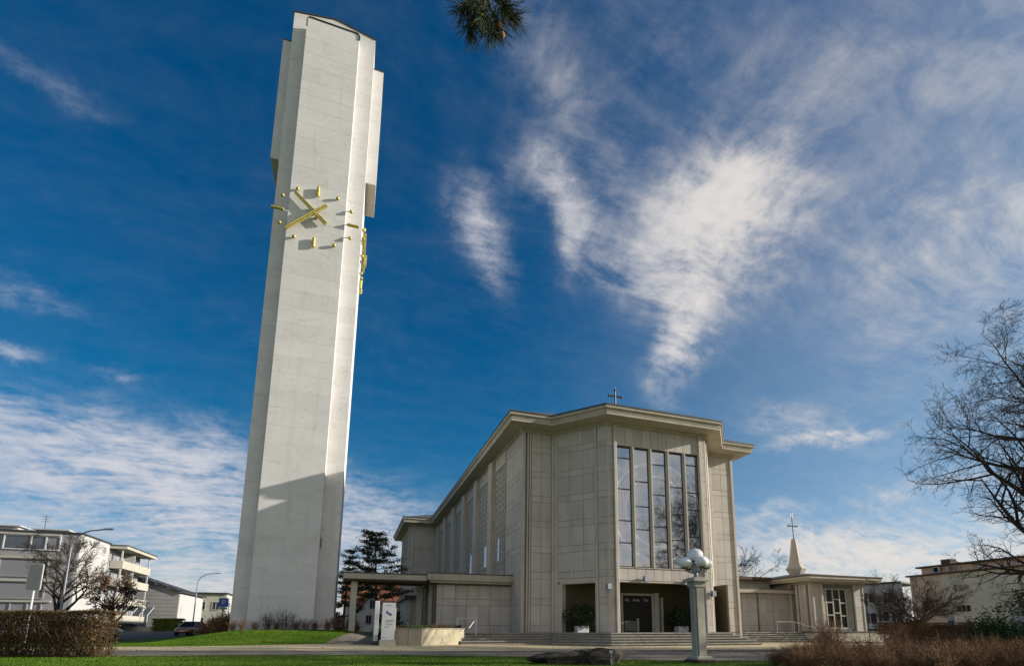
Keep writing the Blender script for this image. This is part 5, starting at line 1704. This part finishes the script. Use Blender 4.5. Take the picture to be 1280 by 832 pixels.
# balconies
BV0_, BV1_ = 90.7, 102.6
mb = MB(); mb.box(AU - .24, AU + .0, BV0_, BV1_, 0, 12.3); mb.build('recess_wall', M_APT, apt)
mb = MB(); mb.box(AU, AU + 2.0, BV0_ - .1, BV1_ + .6, 12.0, 12.40); mb.build('balcony_roof', M_BALC, apt)
mb = MB(); mb.box(AU - .2, AU + 2.1, BV0_ - .2, BV1_ + .7, 12.402, 12.5); mb.build('roof_edge', M_FLASH, apt)
for i, z in enumerate((9.35, 6.95, 4.45, 1.95)):
    mb = MB(); mb.box(AU + 1.38, AU + 1.52, BV0_ + .5, BV1_, z, z + 1.08)
    mb.box(AU + .002, AU + 1.38, BV0_ + .5, BV0_ + .64, z, z + 1.08); mb.box(AU + .002, AU + 1.38, BV1_ - .14, BV1_, z, z + 1.08)
    bl = mb.build('balcony_parapet', M_BALC, apt)
    mb = MB(); mb.box(AU + .002, AU + 1.37, BV0_ + .65, BV1_ - .15, z - .04, z + .12); mb.build('balcony_floor', M_BALC, bl)
    mb = MB(); mb.box(AU + .002, AU + 1.3, 96.2, 96.35, z + .13, z + 2.3); mb.build('screen_wall', M_APTW, bl)
    for c, w_ in ((91.2, 2.2), (94.0, 1.8), (97.0, 2.2), (99.9, 2.0)):
        window(apt, (AU, c), (0, 1), 0, w_, z + .25, z + 2.15, 1, (.5,), M_WHITE, [M_GLASS, M_BLIND], .08, .09)
for v_ in (BV0_ + .7, BV1_ - .3):
    mb = MB(); mb.box(AU + 1.2, AU + 1.36, v_ - .1, v_ + .1, .5, 12.0); mb.build('balcony_post', M_APTW, apt)
lw = thing('garden_wall', 'low pale garden wall under the apartment balconies', 'wall', (-27, 100, .7))
mb = MB(); mb.box(-31, -24, 99.8, 100.1, .3, 1.5); mb.build('wall', M_BALC, lw)

wh = thing('warehouse', 'grey warehouse with white flank and low gable roof', 'warehouse', (-32, 112, .6))
WU, WV = -26.2, 105.8
ridge_u, zr, ze = -39.0, 11.6, 7.1
mb = MB()
pf = [(-52, ze), (-52, 0), (WU, 0), (WU, ze), (ridge_u, zr)]
n = len(pf)
mb.add([(x, WV, z) for x, z in pf] + [(x, WV + .3, z) for x, z in pf], [tuple(range(n)), tuple(range(2 * n - 1, n - 1, -1))] + [(i, n + i, n + (i + 1) % n, (i + 1) % n) for i in range(n)])
mb.build('gable_wall', M_APT, wh)
for k in range(15):
    z = .9 + k * .62
    xe = WU if z < ze else WU - (z - ze) / (zr - ze) * (WU - ridge_u)
    mb = MB(); mb.box(-44, xe - .1, WV - .03, WV, z, z + .56); mb.build('cladding_board', M_APT, wh)
mb = MB(); mb.box(WU - .3, WU + .004, WV + .302, 121.4, 0, ze); mb.build('side_wall', M_APTW, wh)
mb = MB()
mb.hexa([(ridge_u, WV - .4, zr + .02), (WU + .45, WV - .4, ze - .10), (WU + .45, 122, ze - .10), (ridge_u, 122, zr + .02), (ridge_u, WV - .4, zr + .32), (WU + .45, WV - .4, ze + .2), (WU + .45, 122, ze + .2), (ridge_u, 122, zr + .32)])
mb.hexa([(-52.5, WV - .4, ze - .10), (ridge_u - .004, WV - .4, zr + .02), (ridge_u - .004, 122, zr + .02), (-52.5, 122, ze - .10), (-52.5, WV - .4, ze + .2), (ridge_u - .004, WV - .4, zr + .32), (ridge_u - .004, 122, zr + .32), (-52.5, 122, ze + .2)])
mb.build('roof', M_FLASH, wh)
mb = MB(); mb.lathe((-36.5, 108, 10.7), [(.35, 0), (.35, .5), (.5, .52), (.5, .7)], 10); mb.build('roof_vent', M_GREY_METAL, wh)
mb = MB(); mb.box(WU + .004, WU + .03, 110.2, 111.3, .8, 2.9); mb.build('door', M_BLIND, wh)
# glazed lean-to before the warehouse
cf = thing('glass_porch', 'small glass lean-to with white bars before the warehouse', 'porch', (-31.5, 104, .7))
for i in range(5):
    x = -33.6 + i * 1.05
    mb = MB(); mb.tube([(x, 105.5, 4.6), (x, 102.9, 3.3), (x, 102.9, .6)], .06, 5); mb.build('bar', M_WHITE, cf)
    if i < 4:
        mb = MB(); mb.hexa([(x + .08, 105.5, 4.58), (x + .97, 105.5, 4.58), (x + .97, 102.95, 3.30), (x + .08, 102.95, 3.30), (x + .08, 105.5, 4.62), (x + .97, 105.5, 4.62), (x + .97, 102.95, 3.34), (x + .08, 102.95, 3.34)]); mb.build('pane', M_GLASS, cf)
        mb = MB(); mb.box(x + .08, x + .97, 102.92, 102.95, .7, 3.25); mb.build('pane', M_BLIND, cf)
bc = thing('flat_house', 'pale flat roofed house between warehouse and tower', 'house', (-30, 150, .8))
mb = MB(); mb.box(-33.5, -27.4, 148, 164, 0, 9.3); mb.build('wall', M_BALC, bc)
mb = MB(); mb.box(-27.398, -27.2, 148.01, 164, 0, 9.3); mb.build('gable_wall', M_APTW, bc)
mb = MB(); mb.box(-33.9, -26.9, 147.6, 164.4, 9.302, 9.6); mb.build('roof', M_FLASH, bc)
for x in (-32.8, -30.0):
    for z in (2.0, 5.6): window(bc, (x, 148), (1, 0), 0, 1.5, z, z + 1.9, 1, (.5,), M_WHITE, M_GLASS)
for v_ in (150, 154, 158):
    for z in (2.0, 5.6): window(bc, (-27.2, v_), (0, 1), 0, 1.8, z, z + 1.9, 1, (.5,), M_WHITE, M_GLASS)

# house with a red tiled roof behind the canopy
rh = thing('red_roofed_house', 'white house with red tiled roof seen under the canopy', 'house', (4, 102, .8))
hu0, hu1, hv0 = -1.0, 9.5, 100.5
mb = MB(); mb.box(hu0, hu1, hv0, 110, 0, 5.6); mb.build('wall', M_APTW, rh)
mb = MB(); mb.hexa([(hu0 - .5, hv0 - .6, 5.3), (hu1 + .5, hv0 - .6, 5.3), (hu1 + .5, 105.2, 9.4), (hu0 - .5, 105.2, 9.4), (hu0 - .5, hv0 - .6, 5.5), (hu1 + .5, hv0 - .6, 5.5), (hu1 + .5, 105.2, 9.6), (hu0 - .5, 105.2, 9.6)]); roof_ = mb.build('roof', M_TILE, rh)
for r_ in range(9):
    t0, t1 = r_ / 9, (r_ + .96) / 9
    for k in range(12):
        x0 = hu0 - .5 + k * (hu1 - hu0 + 1) / 12; x1 = x0 + (hu1 - hu0 + 1) / 12 - .04
        y0, y1 = hv0 - .6 + 5.8 * t0, hv0 - .6 + 5.8 * t1; z0, z1 = 5.52 + 4.1 * t0, 5.51 + 4.1 * t1
        mb = MB(); mb.hexa([(x0, y0, z0), (x1, y0, z0), (x1, y1, z1), (x0, y1, z1), (x0, y0, z0 + .10), (x1, y0, z0 + .10), (x1, y1, z1 + .03), (x0, y1, z1 + .03)]); mb.build('tile', M_TILE, roof_)
mb = MB(); mb.hexa([(2.0, hv0 - 1.2, 0), (5.2, hv0 - 1.2, 0), (5.2, hv0, 0), (2.0, hv0, 0), (2.0, hv0 - 1.2, 5.2), (5.2, hv0 - 1.2, 5.2), (5.2, hv0, 5.2), (2.0, hv0, 5.2)]); mb.add([(2.0, hv0 - 1.2, 5.2), (5.2, hv0 - 1.2, 5.2), (3.6, hv0 - 1.2, 7.2), (3.6, hv0 + 2, 7.2), (2.0, hv0 + 2, 5.2), (5.2, hv0 + 2, 5.2)], [(0, 1, 2), (0, 2, 3, 4), (1, 5, 3, 2)]); mb.build('dormer_gable', M_APTW, rh)
mb = MB()
for s in (-1, 1):
    xe = 3.6 + s * 2.0
    mb.hexa([(3.6, hv0 - 1.5, 7.24), (xe, hv0 - 1.5, 4.76), (xe, hv0 + 2, 4.76), (3.6, hv0 + 2, 7.24), (3.6, hv0 - 1.5, 7.40), (xe, hv0 - 1.5, 4.92), (xe, hv0 + 2, 4.92), (3.6, hv0 + 2, 7.40)])
mb.build('dormer_roof', M_TILE, rh)
for x, z, y in ((.2, 2.2, hv0), (2.6, 2.0, hv0 - 1.2), (4.0, 2.0, hv0 - 1.2), (3.1, 4.6, hv0 - 1.2), (6.3, 2.4, hv0), (8.0, 2.4, hv0)):
    window(rh, (x, y), (1, 0), 0, .95, z, z + 1.5, 1, (.5,), M_APT, M_BLACKGL)
mb = MB(); mb.box(6.4, 7.2, 103.4, 104.2, 7.6, 10.4); mb.build('chimney', M_TILE, rh)

# ================================================================== buildings at the right
bb = thing('beige_building', 'long beige and pink building with set back top floor at the right', 'building', (75, 44, .8))
bu = 70.5
mb = MB(); mb.box(bu, 90, 24, 48.4, 0, 8.0); mb.build('wall', M_BEIGE, bb)
mb = MB(); mb.box(bu + .0, 90, 48.402, 52.6, 0, 8.0); mb.build('end_wall', M_PINK, bb)
mb = MB(); mb.box(bu - .35, 90.3, 23.8, 52.95, 8.002, 8.2); mb.build('roof_edge', M_BROWNTRIM, bb)
mb = MB(); mb.box(bu + .5, 88, 24, 51.2, 8.2, 9.05); mb.build('upper_wall', M_PINK, bb)
mb = MB(); mb.box(bu - .1, 88.5, 23.5, 51.6, 9.052, 9.25); mb.build('upper_roof', M_BROWNTRIM, bb)
mb = MB(); mb.box(bu + 1.2, bu + 2.4, 47.8, 49.0, 9.25, 10.0); mb.build('chimney', M_BROWNTRIM, bb)
for v_ in (47.6, 44.6, 41.4, 38.0, 34.6):
    window(bb, (bu + .5, v_), (0, -1), 0, 1.5, 8.3, 8.95, 1, (.5,), M_PINK, M_GLASS, .08, .06)
window(bb, (bu, 49.2), (0, -1), 0, .8, 8.25, 8.98, 1, (), M_WHITE, M_BLACKGL, .3, .05)
for v_, z, w_, m_ in ((46.9, 3.2, 1.7, M_BLACKGL), (47.0, 5.7, 1.9, M_GLASS), (35.0, 5.6, 2.0, M_GLASS), (34.6, 3.2, 2.2, M_GLASS)):
    window(bb, (bu, v_), (0, -1), 0, w_, z, z + .85, 1, (.33, .66), M_PINK, m_, .06, .06)
wb = thing('white_villa', 'white house with dark shutters behind the chapel', 'house', (73, 60, .8))
A_, B_ = at(1082, 82), at(1134, 78)
mb = MB(); mb.prism([A_, B_, (B_[0] + 6, B_[1] + 12), (A_[0] + 6, A_[1] + 12)], 0, 7.6); mb.build('wall', M_APTW, wb)
dv = (Vector(B_) - Vector(A_)).normalized(); LW = (Vector(B_) - Vector(A_)).length
mb = MB(); mb.obox(A_, B_, (dv.y, -dv.x), -8, .35, 7.602, 7.85); mb.build('roof', M_FLASH, wb)
for s, z in ((.15, 4.9), (.62, 4.9), (.15, 2.0), (.45, 2.2), (.78, 2.0)):
    w_ = window(wb, A_, dv, s * LW, s * LW + .95, z, z + 1.5, 1, (), M_WHITE, M_BLACKGL, .08, .07)
    mb = MB(); n_ = Vector((dv.y, -dv.x)); p_ = Vector(A_) + dv * (s * LW - .45); q_ = p_ + dv * .4
    mb.obox(p_, q_, n_, .01, .08, z, z + 1.5); mb.build('shutter', M_BROWNTRIM, w_)
mb = MB(); mb.obox(A_, Vector(A_) + dv * LW * .55, (dv.y, -dv.x), .002, 1.6, 1.2, 1.9); mb.build('balcony', M_WHITE, wb)

# ================================================================== street furniture
def street_lamp(label, base, H, reach, g_):
    root = thing('street_lamp', label, 'street lamp', base, None)
    x, y, z = base; dx, dy = reach
    pts = [(x, y, z), (x, y, z + H * .5), (x, y, z + H * .80)]
    for t in np.linspace(.15, 1, 7):
        a = t * PI / 2
        pts.append((x + dx * .55 * (1 - math.cos(a)), y + dy * .55 * (1 - math.cos(a)), z + H * .80 + H * .165 * math.sin(a)))
    pts.append((x + dx * .80, y + dy * .80, z + H * .975))
    mb = MB(); mb.tube(pts, [.10, .085, .07] + [.055] * (len(pts) - 3), 8); mb.build('pole', M_GREY_METAL, root, 50)
    e = Vector((x + dx * .80, y + dy * .80, z + H * .975)); d = Vector((dx, dy, .02)).normalized(); n = Vector((-d.y, d.x, 0))
    L = .24 * math.hypot(dx, dy)
    p = [e - n * .09, e + n * .09, e + d * L + n * .13, e + d * L - n * .13]
    mb = MB(); mb.hexa([tuple(q + Vector((0, 0, -.05))) for q in p] + [tuple(q + Vector((0, 0, .07))) for q in p]); mb.build('lamp_head', M_GREY_METAL, root)
b0 = at(72, 45); b1 = at(122, 45)
street_lamp('tall curved street lamp before the grey apartment block', (*b0, .2), 9.3, (b1[0] - b0[0], b1[1] - b0[1]), 0)
b0 = at(240, 85); b1 = at(267, 85)
street_lamp('thin curved street lamp before the white warehouse wall', (*b0, .7), 9.2, (b1[0] - b0[0], b1[1] - b0[1]), 0)
# back of a traffic sign
SB = at(33.5, 30)
sg = thing('traffic_sign', 'grey back of a tall traffic sign above the left hedge', 'traffic sign', (*SB, .2))
mb = MB(); mb.tube([(*SB, 0), (*SB, 3.2)], .055, 8); mb.build('pole', M_WHITE, sg, 50)
def rrect(w, h, r, n=5):
    P = []
    for cx, cz, a0 in ((w - r, h - r, 0), (-w + r, h - r, 90), (-w + r, -h + r, 180), (w - r, -h + r, 270)):
        for k in range(n): 
            a = math.radians(a0 + 90 * k / (n - 1)); P.append((cx + r * math.cos(a), cz + r * math.sin(a)))
    return P
def plate(nm, m, parent, c, w, h, r, t0, t1, ax=(1, 0)):
    P = rrect(w, h, r); n = len(P); ax = Vector(ax).normalized(); nn = Vector((ax.y, -ax.x))
    v = [(c[0] + ax.x * x + nn.x * t, c[1] + ax.y * x + nn.y * t, c[2] + z) for t in (t0, t1) for x, z in P]
    f = [tuple(range(n - 1, -1, -1)), tuple(range(n, 2 * n))] + [(i, (i + 1) % n, n + (i + 1) % n, n + i) for i in range(n)]
    mb = MB(); mb.add(v, f); return mb.build(nm, m, parent)
c_ = (SB[0], SB[1] - .08, 3.85)
plate('rim', M_WHITE, sg, c_, .36, .74, .12, 0, .05, (1, -.2)); plate('plate', M_BLIND, sg, c_, .325, .705, .10, .051, .06, (1, -.2))
PB = at(276, 58)
ps = thing('parking_sign', 'blue parking sign with white letter on a post', 'parking sign', (*PB, .6))
mb = MB(); mb.tube([(*PB, .3), (*PB, 4.3)], .05, 8); mb.build('pole', M_BROWNTRIM, ps, 50)
plate('plate', M_BLUE, ps, (PB[0], PB[1] - .07, 3.85), .44, .46, .06, 0, .04)
plate('sub_plate', M_BLIND, ps, (PB[0], PB[1] - .07, 3.24), .36, .12, .03, 0, .04)
text('P', .78, (PB[0], PB[1] - .12, 3.58), 0, M_WHITE, ps, 'letter')
gs = thing('gate_post', 'grey square post standing behind the brown hedge', 'post', (*at(1194, 29), 0))
q = at(1194, 29); mb = MB(); mb.cbox(q[0] - .11, q[0] + .11, q[1] - .11, q[1] + .11, 0, 1.75, .02); mb.build('shaft', M_LAMPST, gs)
mb = MB(); mb.box(q[0] - .40, q[0] - .12, q[1] - .05, q[1] + .05, .9, 1.5); mb.build('letter_box', M_DARK, gs)
q = at(1277, 24)
ib = thing('notice_board', 'grey framed notice board cut by the right edge', 'notice board', (*q, 0))
for dx in (-.2, 1.1):
    mb = MB(); mb.cbox(q[0] + dx - .07, q[0] + dx + .07, q[1] - dx * .4 - .07, q[1] - dx * .4 + .07, 0, 1.65, .02); mb.build('post', M_GREY_METAL, ib)
mb = MB(); mb.obox((q[0] - .12, q[1] + .05), (q[0] + 1.02, q[1] - .41), (-.37, -.93), -.03, .03, .95, 1.6); mb.build('board', M_BLIND, ib)
ld = thing('garden_lantern', 'thin black garden lantern right of the chapel', 'lantern', (*at(1086.5, 46), .6))
q = at(1086.5, 46); mb = MB(); mb.tube([(*q, .4), (*q, 3.0)], .045, 6); mb.build('pole', M_DARK, ld, 50)
mb = MB(); mb.lathe((*q, 3.0), [(.10, 0), (.2, .35), (.24, .37), (.05, .55)], 8); mb.build('head', M_DARK, ld)

# ================================================================== cars
def car(label, loc, ang, m):
    root = thing('parked_car', label, 'car', (0, 0, 0))
    st = [(-2.05, .45, .72, .62), (-1.98, .28, .92, .78), (-1.55, .20, .98, .85), (-.6, .18, .96, .87), (.5, .18, .95, .87), (1.3, .20, .88, .85), (1.85, .26, .76, .76), (2.02, .40, .62, .62)]
    mb = MB(); R_ = []
    for x, zb_, zt_, hw in st:
        ring = [(-hw * .9, zb_), (-hw, zb_ + .12), (-hw * 1.0, (zb_ + zt_) / 2), (-hw * .95, zt_ - .08), (-hw * .82, zt_), (hw * .82, zt_), (hw * .95, zt_ - .08), (hw, (zb_ + zt_) / 2), (hw, zb_ + .12), (hw * .9, zb_)]
        R_.append([(x, y, z) for y, z in ring])
    k = 10; v = [p for r in R_ for p in r]; f = []
    for i in range(len(st) - 1):
        for j in range(k): f.append((i * k + j, i * k + (j + 1) % k, (i + 1) * k + (j + 1) % k, (i + 1) * k + j))
    f += [tuple(range(k)), tuple(range((len(st) - 1) * k + k - 1, (len(st) - 1) * k - 1, -1))]
    mb.add(v, f); mb.build('body', m, root, 50)
    cab = [(-1.95, .93, .72), (-1.45, 1.42, .60), (-.6, 1.50, .60), (.15, 1.46, .60), (1.0, .93, .74)]
    mb = MB(); v = []; f = []
    for x, z, hw in cab: v += [(x, -hw if z > 1 else -.76, z), (x, hw if z > 1 else .76, z)]
    v = [(-1.9, -.77, .92), (-1.9, .77, .92), (1.0, -.77, .90), (1.0, .77, .90), (-1.42, -.6, 1.42), (-1.42, .6, 1.42), (.2, -.6, 1.45), (.2, .6, 1.45)]
    f = [(0, 4, 5, 1), (2, 3, 7, 6), (0, 2, 6, 4), (1, 5, 7, 3), (4, 6, 7, 5)]
    mb.add(v, f); mb.build('glazing', M_BLACKGL, root)
    mb = MB(); mb.hexa([(-1.5, -.63, 1.40), (.24, -.63, 1.43), (.24, .63, 1.43), (-1.5, .63, 1.40), (-1.38, -.54, 1.49), (.12, -.54, 1.51), (.12, .54, 1.51), (-1.38, .54, 1.49)])
    for s in (-1, 1):
        mb.tube([(1.02, s * .77, .90), (.22, s * .61, 1.44)], .045, 5); mb.tube([(-1.92, s * .77, .90), (-1.44, s * .61, 1.42)], .06, 5); mb.tube([(-.55, s * .785, .92), (-.55, s * .61, 1.45)], .045, 5)
    mb.build('roof', m, root, 40)
    for x in (-1.28, 1.28):
        for s in (-1, 1):
            mb = MB(); mb.tube([(x, s * .66, .31), (x, s * .88, .31)], .31, 18); wl = mb.build('wheel', M_TYRE, root, 40)
            mb = MB(); mb.tube([(x, s * .86, .31), (x, s * .895, .31)], .19, 12); mb.build('rim', M_GREY_METAL, wl, 40)
    for s in (-1, 1):
        mb = MB(); mb.ball((1.90, s * .56, .66), .10, .16, .08, 10, 6); mb.build('headlight', M_SHEEN, root, 60)
        mb = MB(); mb.ball((-1.98, s * .62, .78), .06, .12, .12, 10, 6); mb.build('tail_light', M_TILE, root, 60)
        mb = MB(); mb.ball((.72, s * .93, .98), .08, .10, .07, 8, 6); mb.build('mirror', m, root, 60)
    mb = MB(); mb.box(2.0, 2.04, -.26, .26, .40, .51); mb.build('number_plate', M_WHITE, root)
    mb = MB(); mb.box(-2.075, -2.03, -.26, .26, .56, .67); mb.build('number_plate', M_WHITE, root)
    root.location = loc; root.rotation_euler = (0, 0, ang)
    return root
q = at(238, 62)
car('bronze hatchback parked behind the brown shrubs left of the tower', (*q, tz(*q) + .03), math.radians(-100), M_CARB)
q = at(112, 42)
car('dark car half hidden behind the right end of the clipped hedge', (*q, tz(*q) + .04), math.radians(5), M_CARD)
q = at(1122, 57)
car('pale car parked beyond the olive hedge at the right', (*q, tz(*q) + .02), math.radians(20), M_WHITE)
